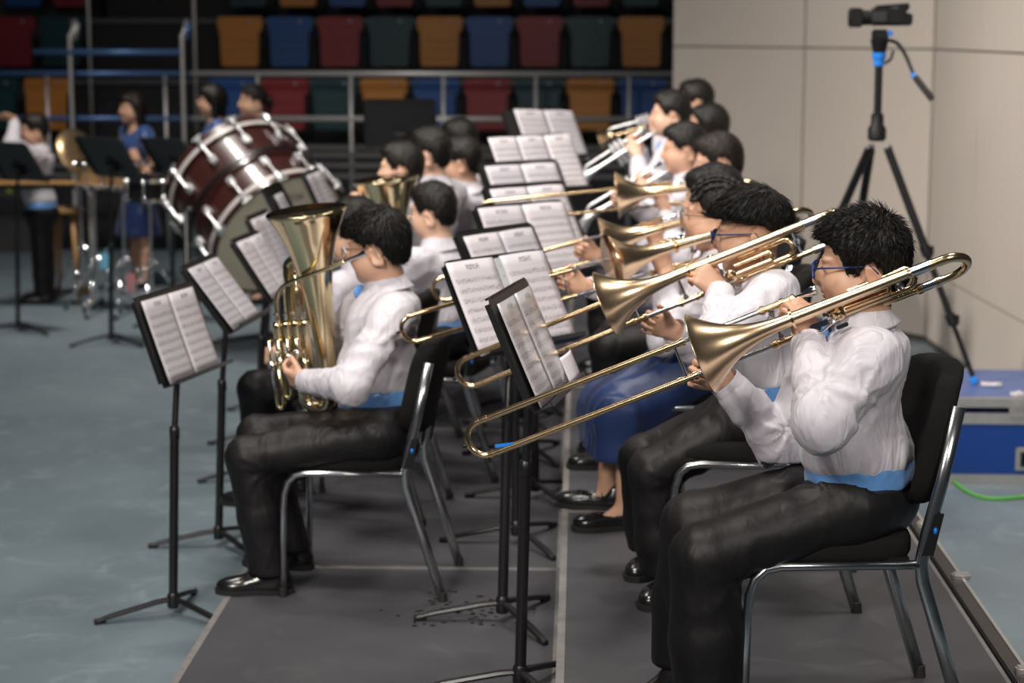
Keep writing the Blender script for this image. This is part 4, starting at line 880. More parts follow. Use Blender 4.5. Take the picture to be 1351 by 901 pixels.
# ------------------------------------------------------------------ the hall
def floor_mat(name, base, dark, light, rough, scr=.5, sc=1.0):
    m = bpy.data.materials.new(name); m.use_nodes = True; nt = m.node_tree; L = nt.links; b = nt.nodes['Principled BSDF']; MATS[name] = m
    tc = nt.nodes.new('ShaderNodeTexCoord')
    def noise(scale, detail, st=None, dist=0):
        mp = nt.nodes.new('ShaderNodeMapping'); L.new(tc.outputs['Object'], mp.inputs[0])
        if st: mp.inputs['Scale'].default_value = st
        n = nt.nodes.new('ShaderNodeTexNoise'); n.inputs['Scale'].default_value = scale; n.inputs['Detail'].default_value = detail; n.inputs['Distortion'].default_value = dist; L.new(mp.outputs[0], n.inputs[0]); return n.outputs['Fac']
    def ramp(s, a, c, ca=(0, 0, 0, 1), cb=(1, 1, 1, 1)):
        r = nt.nodes.new('ShaderNodeValToRGB'); r.color_ramp.elements[0].position = a; r.color_ramp.elements[1].position = c; r.color_ramp.elements[0].color = ca; r.color_ramp.elements[1].color = cb; L.new(s, r.inputs[0]); return r.outputs[0]
    def mix(f, a, c, typ='MIX'):
        x = nt.nodes.new('ShaderNodeMix'); x.data_type = 'RGBA'; x.blend_type = typ
        for i, q in ((0, f), (6, a), (7, c)):
            if isinstance(q, tuple): x.inputs[i].default_value = (*q, 1)
            elif isinstance(q, float): x.inputs[i].default_value = q
            else: L.new(q, x.inputs[i])
        return x.outputs[2]
    c = mix(ramp(noise(1.1 * sc, 7), .35, .7), base, dark)
    c = mix(ramp(noise(5 * sc, 8, dist=1.5), .55, .78), c, light)
    sw = nt.nodes.new('ShaderNodeTexVoronoi'); sw.feature = 'DISTANCE_TO_EDGE'; sw.inputs['Scale'].default_value = 1.3 * sc
    mp = nt.nodes.new('ShaderNodeMapping'); L.new(tc.outputs['Object'], mp.inputs[0]); nz = nt.nodes.new('ShaderNodeTexNoise'); nz.inputs['Scale'].default_value = 2.2; L.new(tc.outputs['Object'], nz.inputs[0])
    vm = nt.nodes.new('ShaderNodeMix'); vm.data_type = 'VECTOR'; vm.inputs[0].default_value = .35; L.new(tc.outputs['Object'], vm.inputs[4]); L.new(nz.outputs['Color'], vm.inputs[5]); L.new(vm.outputs[1], sw.inputs[0])
    scr_ = nt.nodes.new('ShaderNodeMath'); scr_.operation = 'MULTIPLY'; L.new(ramp(sw.outputs['Distance'], .0, .006, (1, 1, 1, 1), (0, 0, 0, 1)), scr_.inputs[0]); L.new(ramp(noise(2.0 * sc, 3), .56, .66), scr_.inputs[1])
    s2 = nt.nodes.new('ShaderNodeMath'); s2.operation = 'MULTIPLY'; L.new(scr_.outputs[0], s2.inputs[0]); s2.inputs[1].default_value = scr
    c = mix(s2.outputs[0], c, tuple(min(1, k * 1.8) for k in light))
    L.new(c, b.inputs['Base Color'])
    rr = nt.nodes.new('ShaderNodeMapRange'); rr.inputs[3].default_value = rough - .1; rr.inputs[4].default_value = rough + .12; L.new(noise(3.5 * sc, 6), rr.inputs[0]); L.new(rr.outputs[0], b.inputs['Roughness'])
    bp = nt.nodes.new('ShaderNodeBump'); bp.inputs['Strength'].default_value = .08; bp.inputs['Distance'].default_value = .004; L.new(noise(40, 4), bp.inputs['Height']); L.new(bp.outputs[0], b.inputs['Normal'])
    return m
M_FLOOR = floor_mat('blue grey painted hall floor', (.158, .204, .230), (.130, .172, .196), (.205, .255, .282), .42, .35)
M_DECK = floor_mat('dark grey riser deck', (.056, .057, .064), (.046, .047, .053), (.067, .068, .075), .5, .03)
M_ALU = mat('brushed aluminium', (.55, .54, .53), .4, metal=.8, var=.12, vscale=30)
M_EDGE = mat('worn grey riser edge', (.17, .16, .155), .6, var=.3, vscale=25)
M_WALL = mat('beige partition panel', (.52, .465, .415), .75, var=.03, vscale=.8, bump=.03, bscale=300)
M_SEAM = mat('dark panel joint', (.07, .065, .06), .7)
M_TIER = mat('dark grey seating tier', (.018, .018, .021), .7)
M_BLACK = mat('black backdrop', (.004, .004, .005), .9)
M_RAIL = mat('brushed steel rail', (.62, .61, .60), .4, metal=.55)
M_RAILB = mat('rail tinted by blue reflection', (.10, .20, .42), .35, metal=.4)  # steel again, its blue reflection put into the colour
M_WOODL = mat('light wood', (.42, .24, .10), .45, var=.25, vscale=7, stretch=(1, 8, 1))
M_MAROON = mat('maroon lacquered shell', (.050, .0135, .0105), .33, coat=.5, var=.2, vscale=3)
M_HEAD = mat('natural drum head', (.62, .58, .45), .6, var=.08, vscale=4)
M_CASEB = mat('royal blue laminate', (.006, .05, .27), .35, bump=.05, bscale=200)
M_CASET = mat('blue laminate lid with reflection tint', (.075, .12, .30), .4, bump=.05, bscale=200)  # same laminate, paler and greyer: reflections on the lid put into the colour

def st(o, kind='structure'): o['kind'] = kind; return o
b = MB(); b.add([(-16, 2, ZF), (9, 2, ZF), (9, 26, ZF), (-16, 26, ZF), (-16, 2, ZF - .1), (9, 2, ZF - .1), (9, 26, ZF - .1), (-16, 26, ZF - .1)], [(0, 1, 2, 3), (7, 6, 5, 4), (0, 4, 5, 1), (1, 5, 6, 2), (2, 6, 7, 3), (3, 7, 4, 0)])
st(b.build('floor', M_FLOOR, smooth=False))

# risers: two rows of 2.44 m decks, the right-hand row one step higher
XL0, XM, XP1 = -1.178, -.052, 1.127
seams = [4.31 - .02, 6.73, 9.17, 11.61, 14.05]
words = ['nearest the camera', 'second from the camera', 'third from the camera', 'farthest from the camera']
for row, (x0, x1, zt, nm) in enumerate(((XL0, XM, ZL, 'low dark grey stage riser'), (XM, XP1, ZP, 'higher dark grey stage riser'))):
    for i in range(4):
        y0, y1 = seams[i] + .004, seams[i + 1] - .004
        t = thing('stage_riser', ((x0 + x1) / 2, y0, ZF), '%s under the %s, %s' % (nm, 'euphonium row' if row == 0 else 'trombone row', words[i]), 'riser', 'stage risers')
        e = .012
        b = MB(); b.box(((x0 + x1) / 2, (y0 + y1) / 2, (zt + ZF) / 2), (x1 - x0 - 2 * e, y1 - y0 - 2 * e, zt - ZF - .0), ); b.build('deck', M_DECK, t, smooth=False)
        for sx in (x0 + e / 2 + .003, x1 - e / 2 - .003):
            b = MB(); b.box((sx, (y0 + y1) / 2, zt - .022), (e + (.010 if (sx < XM and row == 0) or (row == 1 and sx < .3) else 0), y1 - y0, .046)); b.build('edge_trim', M_EDGE, t, smooth=False)
        for sy in (y0 + e / 2, y1 - e / 2):
            b = MB(); b.box(((x0 + x1) / 2, sy, zt - .022), (x1 - x0 - e * 2 - .01, e, .0455)); b.build('edge_trim', M_EDGE, t, smooth=False)
        if row == 1:
            b = MB(); b.box((x1 + .028, (y0 + y1) / 2, zt - .008), (.045, y1 - y0, .03), bevel=.004); r_ = b.build('side_rail', M_BLKMET, t, smooth='auto')
            b = MB(); b.box((x1 + .056, (y0 + y1) / 2, zt - .004), (.010, y1 - y0, .02)); b.build('rail_lip', M_ALU, r_, smooth=False)
b = MB()
for px, py in ((1197, 662), (1219, 693), (1264, 761), (1346, 885)):
    q = G(px, py, ZP + .01); q = A(XP1 + .05, q[1], ZP + .012)
    cl = MB(); cl.box(q, (.055, .035, .022), bevel=.005); tag(cl.build('rail_clamp', M_ALU, None, q, 'auto'), 'grey clamp on the right riser edge, %s' % {662: 'farthest one behind the near chair', 693: 'second farthest behind the near chair', 761: 'beside the near chair rear legs', 885: 'nearest the camera'}[py], 'clamp', 'riser rail clamps')

r_ = np.random.default_rng(3); b = MB()
for k in range(70):
    px, py = r_.normal(600, 45), r_.normal(806, 11); q = G(px, py, ZL + .0006); w_ = r_.uniform(.004, .011); b.add([q + A(math.cos(t) * w_, math.sin(t) * w_ * r_.uniform(.9, 1.3), .0004) for t in np.linspace(0, 2 * math.pi, 8, endpoint=False)], [tuple(range(8))])
o = b.build('water_spots', mat('damp spot', (.018, .017, .018), .25), None, G(600, 806, ZL), smooth=False); tag(o, 'dark damp drops on the low riser between the near chair and stand', 'spots', kind='stuff')

# partition wall behind the trombones: panels with open joints
W1 = G(1220, 450, ZF); q = G(1273, 488, ZF); dW = nrm((q - W1) * [1, 1, 0]); W2 = W1 + dW * 1.22; W3 = W1 + dW * 4.2
W0 = P(883, 400, 15.6); WM = None
ya = 0
# joint at photo column 1062 on the W0-W1 run
best = min(np.linspace(0, 1, 400), key=lambda t: abs((765 + 0) - 765 + (lambda p: (675.5 + F_PX * ((p - _C) @ _Rw) / ((p - _C) @ _Fw)) - 1062)(np.array([*(W0[:2] + (W1[:2] - W0[:2]) * t), 1.75]))))
WM = W0 + (W1 - W0) * best
wall = thing('wall_right', (W1[0], W1[1], ZF), None, None); st(wall)
z1 = P(1243, 65, W1[1])[2]; z2 = P(1233, 356, W1[1])[2]; ztop = 4.2
def wpan(a, c, za, zb, g=.011):
    d = (c - a) * [1, 1, 0]; L = np.linalg.norm(d); d = d / L; nn = np.cross(d, UP); b = MB(); V = []
    for s in (0, .03):
        for t, z in ((g, za + g * .5), (L - g, za + g * .5), (L - g, zb - g * .5), (g, zb - g * .5)): V.append(A(a[0], a[1], z) + d * t - nn * s)
    b.add(V, [(0, 1, 2, 3), (7, 6, 5, 4), (0, 4, 5, 1), (1, 5, 6, 2), (2, 6, 7, 3), (3, 7, 4, 0)]); b.build('panel', M_WALL, wall, smooth=False)
    b = MB(); V = [A(a[0], a[1], z) + d * t - nn * s for s in (.022, .06) for t, z in ((0, za), (L, za), (L, zb), (0, zb))]
    b.add(V, [(0, 1, 2, 3), (7, 6, 5, 4), (0, 4, 5, 1), (1, 5, 6, 2), (2, 6, 7, 3), (3, 7, 4, 0)]); b.build('backing', M_SEAM, wall, smooth=False)
zs = [ZF + .03, z2, z1, ztop]
for a, c in ((W0, WM), (WM, W1), (W1, W2), (W2, W3)):
    for k in range(3):
        if k == 0 and a is not W1 and a is not W2: continue
        wpan(a, c, zs[k] if not (k == 1 and a is not W1 and a is not W2) else zs[0], zs[k + 1], .011 if k != 5 else .004)
b = MB()
for a, c in ((W0, W1), (W1, W3)):
    d = nrm((c - a) * [1, 1, 0]); nn = np.cross(d, UP); m = (a + c) / 2; L = np.linalg.norm((c - a)[:2]); b.box(A(m[0], m[1], ZF + .015) - nn * .01, (L, .05, .03), R=np.stack([d, nn, UP], 1))
st(b.build('baseboard_right', M_SEAM, smooth=False))

# telescopic seating in the dark behind
b = MB(); b.box((-4, 23.2, 3), (30, .1, 7)); st(b.build('wall_back', M_BLACK, smooth=False))
bl = thing('seating_tiers', (-4, 18.3, ZF), 'dark stepped seating tiers behind the band, in shadow', 'bleacher')
RW = [(18.9, 1.41, 0), (19.8, 2.0, 1), (20.7, 2.60, 2), (21.6, 3.2, 3)]
for Y, zt, k in RW:
    for x0, x1 in ((-14, -6.65), (-5.10, 3.0)):
        b = MB(); zz = zt - .62; b.box(((x0 + x1) / 2, Y + .25, (zz + ZF) / 2), (x1 - x0, .95, zz - ZF)); b.build('tier', M_TIER, bl, smooth=False)
        b = MB(); b.box(((x0 + x1) / 2, Y - .24, zz - .02), (x1 - x0, .03, .05)); b.build('nosing', mat('grey nosing', (.10, .10, .105), .5), bl, smooth=False)
M_STEP = mat('grey aisle step', (.05, .05, .055), .6); M_YEL = mat('yellow green step marker', (.35, .42, .02), .5)
for i in range(9):      # aisle steps
    zz = .42 + i * .30; Y = 18.35 + i * .45
    b = MB(); b.box((-5.87, Y + .3, (zz + ZF) / 2), (1.42, .62, zz - ZF)); s_ = b.build('aisle_step', M_STEP, bl, smooth=False)
    for sx in (-.66, .52):
        b = MB(); b.box((-5.87 + sx, Y - .012, zz - .04), (.05, .006, .05)); b.build('step_marker', M_YEL, s_, smooth=False)
for y_, zz in ((205, 0), (218, 0), (232, 0)):
    q = P(400, y_, 18.0); b = MB(); b.box((-2.5, 18.0 + .1 * (y_ < 210), q[2]), (11, .04, .045)); b.build('front_rail', mat('grey nosing', (.10, .10, .105), .5), bl, smooth=False)

SEATC = {'orange': mat('orange seat plastic', (.50, .20, .035), .45), 'blue': mat('blue seat plastic', (.012, .075, .26), .45), 'red': mat('red seat plastic', (.24, .018, .024), .45), 'teal': mat('teal seat plastic', (.008, .045, .055), .45)}
def make_seat(m):
    t = thing('stadium_seat', (0, 0, 0), None, 'seat', 'folding stadium seats')
    b = MB(); pr = [(-.225, .06), (-.215, .005), (-.19, -.0), (.19, 0), (.215, .005), (.225, .06), (.222, .12), (.205, .15), (-.205, .15), (-.222, .12)]; n = len(pr); V = [(x, y0, z - .15) for y0 in (.0, .05) for x, z in pr]
    b.add(V, [tuple(range(n)), tuple(range(2 * n - 1, n - 1, -1))] + [(i, n + i, n + (i + 1) % n, (i + 1) % n) for i in range(n)]); b.build('backrest', m, t, smooth='auto')
    b = MB(); pr = [(-.17, -.49), (.17, -.49), (.185, -.46), (.195, -.13), (-.195, -.13), (-.185, -.46)]; n = len(pr); V = [(x, y0, z) for y0 in (-.05, .03) for x, z in pr]
    b.add(V, [tuple(range(n)), tuple(range(2 * n - 1, n - 1, -1))] + [(i, n + i, n + (i + 1) % n, (i + 1) % n) for i in range(n)])
    for z in (-.22, -.31, -.40): b.box((0, -.052, z), (.34, .012, .022))
    b.build('seat_pan', m, t, smooth='auto')
    b = MB(); b.box((.24, .0, -.36), (.03, .10, .32), bevel=.006); b.box((.24, -.07, -.25), (.04, .05, .05), bevel=.008); b.build('pivot_bracket', M_BLKPL, t, smooth='auto')
    b = MB(); b.lathe([(0, .016), (.004, .016)], (.10, -.004, -.045), (0, -1, 0), 10); b.build('number_disc', mat('pale seat disc', (.30, .30, .34), .4), t, smooth='auto')
    return t
PROTO = {}
ORD = ['first', 'second', 'third', 'fourth', 'fifth', 'sixth', 'seventh', 'eighth', 'ninth', 'tenth']
rows = [(0, 'the row behind the rail', [(305, 'blue'), (375, 'red'), (440, 'teal'), (506, 'orange'), (575, 'blue'), (643, 'red'), (711, 'teal'), (779, 'orange'), (848, 'blue')]),
        (1, 'the row above the rail', [(317, 'orange'), (383, 'blue'), (449, 'red'), (515, 'teal'), (580, 'orange'), (646, 'blue'), (712, 'red'), (779, 'teal'), (846, 'orange')]),
        (2, 'the topmost row', [(330, 'teal'), (395, 'orange'), (460, 'blue'), (522, 'red'), (586, 'teal'), (650, 'orange'), (715, 'blue'), (780, 'red'), (845, 'teal')]),
        (0, 'the lower row left of the aisle', [(60, 'orange'), (-8, 'teal')]), (1, 'the middle row left of the aisle', [(18, 'red'), (82, 'teal')]), (2, 'the top row left of the aisle', [(34, 'blue'), (98, 'red')])]
for k, desc, lst in rows:
    Y, zt, _ = RW[k]
    for i, (px, c) in enumerate(lst):
        x = P(px, 60, Y)[0]; n_ = len(lst)
        if c not in PROTO: o = PROTO[c] = make_seat(SEATC[c])
        else: o = copy_tree(PROTO[c])
        o.location = (x, Y, zt)
        if n_ > 3: o['label'] = '%s folded stadium seat, %s from the aisle in %s' % (c, ORD[i], desc)
        else: o['label'] = '%s folded stadium seat in %s' % (c, desc)
# rails in front of the seats
rl = thing('guard_rail', (-4, 18.2, ZF), 'long double steel guard rail with posts in front of the seats', 'railing')
def px3(px, py, Y): return P(px, py, Y)
for py in (97.5, 157):
    a = P(250, py + 1, 18.2); c = P(892, py + (1.5 if py < 100 else 0), 18.2); c[2] = a[2] = P(560, py, 18.2)[2]; b = MB(); b.sweep([a, c], .026, 12); b.build('rail_tube', M_RAIL, rl)
    a0 = P(-40, py - 1, 18.2); a0[2] = a[2]; b = MB(); b.sweep([a0, a], .026, 12); b.build('rail_tube', M_RAILB, rl)
zr = P(560, 97.5, 18.2)[2]
for px in (463, 585, 707, 830, 62, 218, 340):
    x = P(px, 120, 18.2)[0]; b = MB(); b.sweep([(x, 18.2, ZF), (x, 18.2, zr)], .017, 10); b.build('post', M_RAIL, rl)
ar = thing('aisle_handrail', P(140, 72, 17.9) * [1, 1, 0] + A(0, 0, ZF), 'short blue handrail at the foot of the aisle steps', 'railing')
a = P(44, 69, 17.9); c = P(240, 71, 17.9); c[2] = a[2]
b = MB(); b.sweep([a, c], .028, 12); b.build('rail_tube', M_RAILB, ar)
for px in (92, 240):
    q = P(px, 60, 17.9); b = MB(); b.sweep(smoothpts([(q[0], 17.9, ZF), (q[0], 17.9, 1.65), (q[0], 17.95, 1.80), (q[0] + .02, 18.05, 1.95), (q[0] - .03, 18.15, 1.78)], 5), .02, 10); b.build('post', M_RAIL, ar)
    b = MB(); b.sweep([(q[0] + .02, 17.98, 1.78), (q[0] + .05, 17.98, 1.93)], .03, 10); b.build('end_grip', M_RAILB if px > 200 else M_RAIL, ar)
for px, n_ in ((118, 'left'), (257, 'right')):
    x = P(px, 60, 19.0)[0]; b = MB(); b.sweep([(x, 19.0, .3), (x, 19.0, 3.4)], .016, 8); b.build('side_post', M_RAIL, bl)

# ------------------------------------------------------------------ flight case, cable, tripod
y0 = 9.02; zb = ZF; ztp = P(1300, 526, y0)[2]; x0 = P(1108, 560, y0)[0]; x1 = P(1420, 560, y0)[0]; dp = .80; cx = (x0 + x1) / 2; cw = x1 - x0
fc = thing('flight_case', (cx, y0 + dp / 2, zb), 'royal blue flight case with aluminium edges on the floor at right', 'case')
zl0, zl1 = P(1300, 544, y0)[2], P(1300, 539, y0)[2]
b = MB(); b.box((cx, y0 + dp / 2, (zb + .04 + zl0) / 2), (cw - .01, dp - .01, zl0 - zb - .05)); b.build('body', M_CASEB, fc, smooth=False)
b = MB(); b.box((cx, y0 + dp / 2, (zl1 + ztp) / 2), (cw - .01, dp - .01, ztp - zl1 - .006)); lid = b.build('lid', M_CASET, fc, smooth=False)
def alu(zc, h, par, t=.012):
    b = MB()
    for yy in (y0, y0 + dp): b.box((cx, yy, zc), (cw + t, t, h))
    for xx in (x0, x1): b.box((xx, y0 + dp / 2, zc), (t, dp, h))
    b.build('edge_profile', M_ALU, par, smooth=False)
alu(P(1300, 531.5, y0)[2], .040, lid); alu(P(1300, 552, y0)[2], .052, fc); alu(zb + .022, .045, fc)
b = MB()
for xx in (x0 + .012, x1 - .012): b.box((xx, y0 + dp / 2, ztp + .001), (.03, dp, .005))
b.box((cx, y0 + .012, ztp + .001), (cw, .03, .005)); b.box((cx, y0 + dp - .012, ztp + .001), (cw, .03, .005)); b.build('lid_edge', M_ALU, lid, smooth=False)
q = P(1341, 535, y0); b = MB(); b.box(q + A(0, -.012, -.012), (.07, .012, .09), bevel=.004); b.box(q + A(0, -.022, 0), (.03, .012, .03), bevel=.004); b.build('latch', M_ALU, fc, smooth='auto')
q = P(1352, 605, y0); b = MB(); b.box(q + A(0, -.010, 0), (.09, .012, .11), bevel=.004); h_ = b.build('handle_plate', M_ALU, fc, smooth='auto'); b = MB(); b.box(q + A(0.004, -.02, 0), (.055, .012, .07), bevel=.003); b.build('handle_recess', M_BLKPL, h_, smooth='auto')
b = MB(); q = P(1281, 627, y0); b.lathe([(0, .008), (.004, .007)], q + A(0, -.004, 0), (0, -1, 0), 10); b.build('rivet', M_ALU, fc, smooth='auto')
for i, (px, py, w_) in enumerate(((1308, 508, .055), (1345, 521, .05))):
    q = G(px, py, ztp + .004); b = MB(); r_ = np.random.default_rng(i); V = []; N = 9
    for k in range(N): an = 2 * math.pi * k / N; V.append(q + A(math.cos(an) * w_ * r_.uniform(.6, 1.1), math.sin(an) * w_ * .9 * r_.uniform(.6, 1.1), .0))
    V2 = [v + A(0, 0, .006 * r_.uniform(.5, 3)) for v in V]; c_ = q + A(0, 0, .012)
    b.add(V + V2 + [c_], [tuple(range(N - 1, -1, -1))] + [(k, (k + 1) % N, N + (k + 1) % N, N + k) for k in range(N)] + [(N + k, N + (k + 1) % N, 2 * N) for k in range(N)])
    tag(b.build('tape_scrap', M_PAPER, None, q, False), ('crumpled white tape scrap on the case lid by the tripod foot', 'white tape scrap at the front edge of the case lid')[i], 'tape')
b = MB(); pts = [G(px, py, ZF + .008) for px, py in ((1240, 622), (1257, 634), (1275, 648), (1296, 656), (1320, 658), (1345, 656), (1375, 655), (1420, 662))]
tag(b.sweep(smoothpts(pts, 6), .0085, 8).build('cable', mat('green cable', (.10, .42, .06), .5), None, pts[3]), 'green cable snaking on the floor in front of the blue case', 'cable')

ap = P(1157, 178, 9.6); tri = thing('tripod', (ap[0], ap[1], ztp), 'tall black camera tripod with blue collars by the beige wall', 'tripod')
ft = [P(1287, 507, 9.42), None, None]; ft[0] = G(1287, 506, ztp); ft[1] = G(1026, 468, ZP); ft[2] = G(1098, 520, ZF)
for k, fo in enumerate(ft):
    d = nrm(fo - ap); sh = ap + (fo - ap) * .03 + A((.035, -.02, -.015)[k], (0, -.02, .03)[k], -.02); L = np.linalg.norm(fo - sh); b = MB()
    b.sweep([sh, sh + (fo - sh) * .45], .021, 12); b.sweep([sh + (fo - sh) * .43, sh + (fo - sh) * .74], .0165, 12); b.sweep([sh + (fo - sh) * .72, fo], .0125, 12)
    lg = b.build('leg', M_BLKPL, tri, smooth='auto')
    for t in (.44, .73):
        b = MB(); c_ = sh + (fo - sh) * t; b.lathe([(-.03, .019), (-.028, .026), (.025, .026), (.03, .018)], c_, d, 12); b.box(c_ + A(.024, -.012, 0), (.022, .02, .05), bevel=.004); b.build('leg_clamp', M_BLKPL, lg, smooth='auto')
    b = MB(); b.lathe([(-.035, .014), (-.03, .02), (-.004, .02), (.0, .012)], fo, d, 12); b.build('foot', M_BLUEP if k == 0 else M_RUBBER, lg, smooth='auto')
    b = MB(); b.lathe([(-.02, .012), (.02, .012)], sh, nrm(np.cross(d, UP)), 10); b.build('leg_hinge', M_ALU, lg, smooth='auto')
hd = P(1157, 48, 9.6); b = MB(); b.lathe([(-.03, .03), (-.02, .045), (.03, .045), (.05, .032), (.10, .030), (.105, .022)], ap, UP, 16); b.build('spider', M_BLKPL, tri, smooth='auto')
b = MB(); b.sweep([ap, A(ap[0], ap[1], P(1157, 85, 9.6)[2])], .019, 14); b.build('center_column', M_BLKPL, tri, smooth='auto')
zc = P(1157, 78, 9.6)[2]; b = MB(); b.lathe([(-.035, .021), (-.03, .026), (.0, .027), (.004, .033), (.03, .033), (.034, .024)], A(ap[0], ap[1], zc), UP, 16); b.build('blue_collar', M_BLUEP, tri, smooth='auto')
b = MB(); b.sweep([A(ap[0] + .03, ap[1], zc - .02), A(ap[0] + .055, ap[1] - .01, zc + .0), A(ap[0] + .065, ap[1] - .01, zc + .04)], .007, 8); b.build('locking_lever', M_BLKPL, tri)
b = MB(); zh = P(1157, 58, 9.6)[2]; b.lathe([(-.05, .028), (-.02, .036), (.02, .045), (.03, .030)], A(ap[0], ap[1], zh), UP, 16); b.box(A(ap[0], ap[1], zh + .045), (.075, .055, .05), bevel=.008); b.build('fluid_head', M_BLKPL, tri, smooth='auto')
b = MB(); b.box(A(ap[0] + .045, ap[1] - .02, zh + .05), (.022, .03, .026), bevel=.004); b.build('plate_lock', M_BLUEP, tri, smooth='auto')
h0 = A(ap[0] + .03, ap[1], zh + .02); h1 = P(1206, 100, 9.5); h2 = P(1230, 131, 9.45); b = MB(); b.sweep(smoothpts([h0, h0 + A(.05, -.01, -.015), h0 + A(.09, -.02, -.07), h1], 5), .009, 10); pb = b.build('pan_bar', M_BLKPL, tri); b = MB(); b.sweep([h1, h1 + (h2 - h1) * .15, h2], [.013, .016, .0165], 12); b.build('grip', M_RUBBER, pb, smooth='auto')
b = MB(); d_ = nrm(h2 - h1); b.lathe([(-.012, .014), (.012, .014)], h1, d_, 10); b.build('grip_ring', M_BLUEP, pb, smooth='auto')
vc = thing('video_camera', (ap[0], ap[1], zh + .075), 'black camcorder with lens hood on top of the tripod', 'camera'); z_ = zh + .128; X = ap[0]; Yv = ap[1]
b = MB(); b.box((X + .035, Yv, z_), (.17, .085, .085), bevel=.012); b.box((X + .09, Yv, z_ - .012), (.12, .07, .06), bevel=.008); b.build('body', M_BLKPL, vc, smooth='auto')
b = MB(); b.lathe([(0, .034), (.03, .036), (.07, .036), (.075, .040), (.11, .040)], (X - .04, Yv, z_ - .004), (-1, 0, 0), 20); b.build('lens_barrel', M_BLKPL, vc, smooth='auto')
b = MB(); b.box((X - .118, Yv, z_ - .004), (.055, .10, .092), bevel=.006); b.build('lens_hood', M_BLKPL, vc, smooth='auto')
b = MB(); b.box((X + .055, Yv, z_ + .052), (.16, .03, .016), R=[[.997, 0, -.07], [0, 1, 0], [.07, 0, .997]], bevel=.004); b.box((X + .11, Yv, z_ + .045), (.05, .045, .035), bevel=.006); b.build('top_handle', M_BLKPL, vc, smooth='auto')
b = MB(); b.box((X - .01, Yv - .045, z_), (.07, .012, .05), bevel=.004); b.lathe([(0, .008), (.006, .008)], (X - .045, Yv - .04, z_ + .018), (0, -1, 0), 10); b.build('side_panel', mat('dark grey plastic', (.03, .03, .035), .35), vc, smooth='auto')
# ------------------------------------------------------------------ chairs and music stands
PR_CHAIR = make_chair('black band chair with chrome legs under the euphonium boy')
def put_chair(o, c, yaw, z):
    o.location = (c[0], c[1], z); o.rotation_euler = (0, 0, -math.radians(yaw)); return o
def chair_at(label, pel, yaw, z):
    f, l, _ = face_axes(yaw); o = copy_tree(PR_CHAIR); o['label'] = label; p = np.asarray(pel) + f * .03; return put_chair(o, p, yaw, z)
def solve_chair(pa, pb, la, lb, z):
    """place a chair so that local points la, lb land on pa, pb"""
    d = (pb - pa)[:2]; e = (np.array(lb) - np.array(la))[:2]; an = math.atan2(d[1], d[0]) - math.atan2(e[1], e[0]); c, s = math.cos(an), math.sin(an)
    m = (pa + pb)[:2] / 2; q = (np.array(la) + np.array(lb))[:2] / 2; o = m - np.array([c * q[0] - s * q[1], s * q[0] + c * q[1]]); return o, -math.degrees(an)
o_, CH1Y = solve_chair(G(372, 787, ZL), G(585, 793, ZL), (-.213, -.222), (.325, -.222), ZL); put_chair(PR_CHAIR, o_, CH1Y, ZL); CH_L1 = o_
o_, CHPY = solve_chair(G(1003, 748, ZP + .425), G(1224, 745, ZP + .425), (-.165, -.222), (.205, -.222), ZP)
c1 = copy_tree(PR_CHAIR); c1['label'] = 'black band chair with chrome legs under the nearest trombone boy'; put_chair(c1, o_, CHPY, ZP); CH_P1 = o_

SD = {}
def sd(k, base, c, y, t, label, **kw): SD[k] = stand(base, c, y, t, label, **kw)
def on(z, px, py): return G(px, py, z)
sd('S1', on(ZF, 229, 812), (-1.425, 6.915, .808), -13.5, 18.9, 'music stand on the blue floor at left, nearest of that row', rot=205)
sd('S2', on(ZF, 289, 720), (-1.438, 7.854, .831), -5.4, 36.3, 'music stand on the blue floor, second of the left row from the camera', rot=190)
sd('S3', A(-1.50, 9.0, ZF), (-1.451, 8.991, .808), -5.4, 32.2, 'music stand left of the euphonium bell, third of the left row', rot=200)
sd('S4', A(-1.60, 9.8, ZF), (-1.546, 9.807, .823), -3.2, 24, 'music stand behind the third one, partly hidden by the euphonium bell', rot=190)
sd('S5', A(-1.66, 10.7, ZF), (-1.60, 10.7, .90), -3, 27, 'small looking music stand in front of the bass drum head', rot=190)
sd('S6', A(-1.52, 11.1, ZF), (-1.44, 11.06, .95), -4, 24, 'music stand at the right edge of the bass drum, farthest of the left row', rot=190)
sd('C1', A(*on(ZL, 687, 905)[:2], ZL) * [1, 0, 1] + A(0, 5.42, 0), (-.13, 5.374, 1.027), -10.6, 22.5, 'music stand nearest the camera, with a glossy sheet, right of the near slides', rot=180)
sd('C2', on(ZL, 663, 820), (-.217, 6.263, 1.016), -38, 27, 'wide music stand behind the nearest one, holding a ring bound part', rot=180)
sd('C3', on(ZL, 681, 716), (-.245, 7.15, 1.02), -34, 28, 'music stand whose top edge shows above the wide ring bound part', rot=180)
sd('C4', on(ZL, 706, 657), (-.185, 7.78, 1.053), -47, 28, 'music stand with two long pages in the middle of the row', rot=180)
sd('CC', A(-.23, 8.6, ZL), (-.185, 8.55, 1.075), -47, 30, 'music stand just behind the one with two long pages', rot=180)
sd('CB', A(-.27, 9.3, ZL), (-.235, 9.25, 1.125), -50, 30, 'music stand in the far centre with low white pages', rot=180)
sd('CA', A(-.22, 9.75, ZL), (-.20, 9.7, 1.225), -50, 30, 'music stand in the far centre with three tall pages', rot=180)
sd('CE', A(-.24, 11.0, ZL), (-.20, 10.95, 1.30), -45, 30, 'farthest music stand of the centre row, loose pages hanging over', rot=180)
sd('CF', A(P(528, 162, 13.0)[0], 13.0, ZF), P(528, 162, 13.0), 90, 14, 'plain black music stand seen from the back, in front of the steel rail', rot=90)
sheets(SD['S1'], 'open music part on the nearest stand of the left row', dx=.0, w=.21, h=.305)
sheets(SD['S2'], 'open music part on the second stand of the left row', w=.21, h=.30)
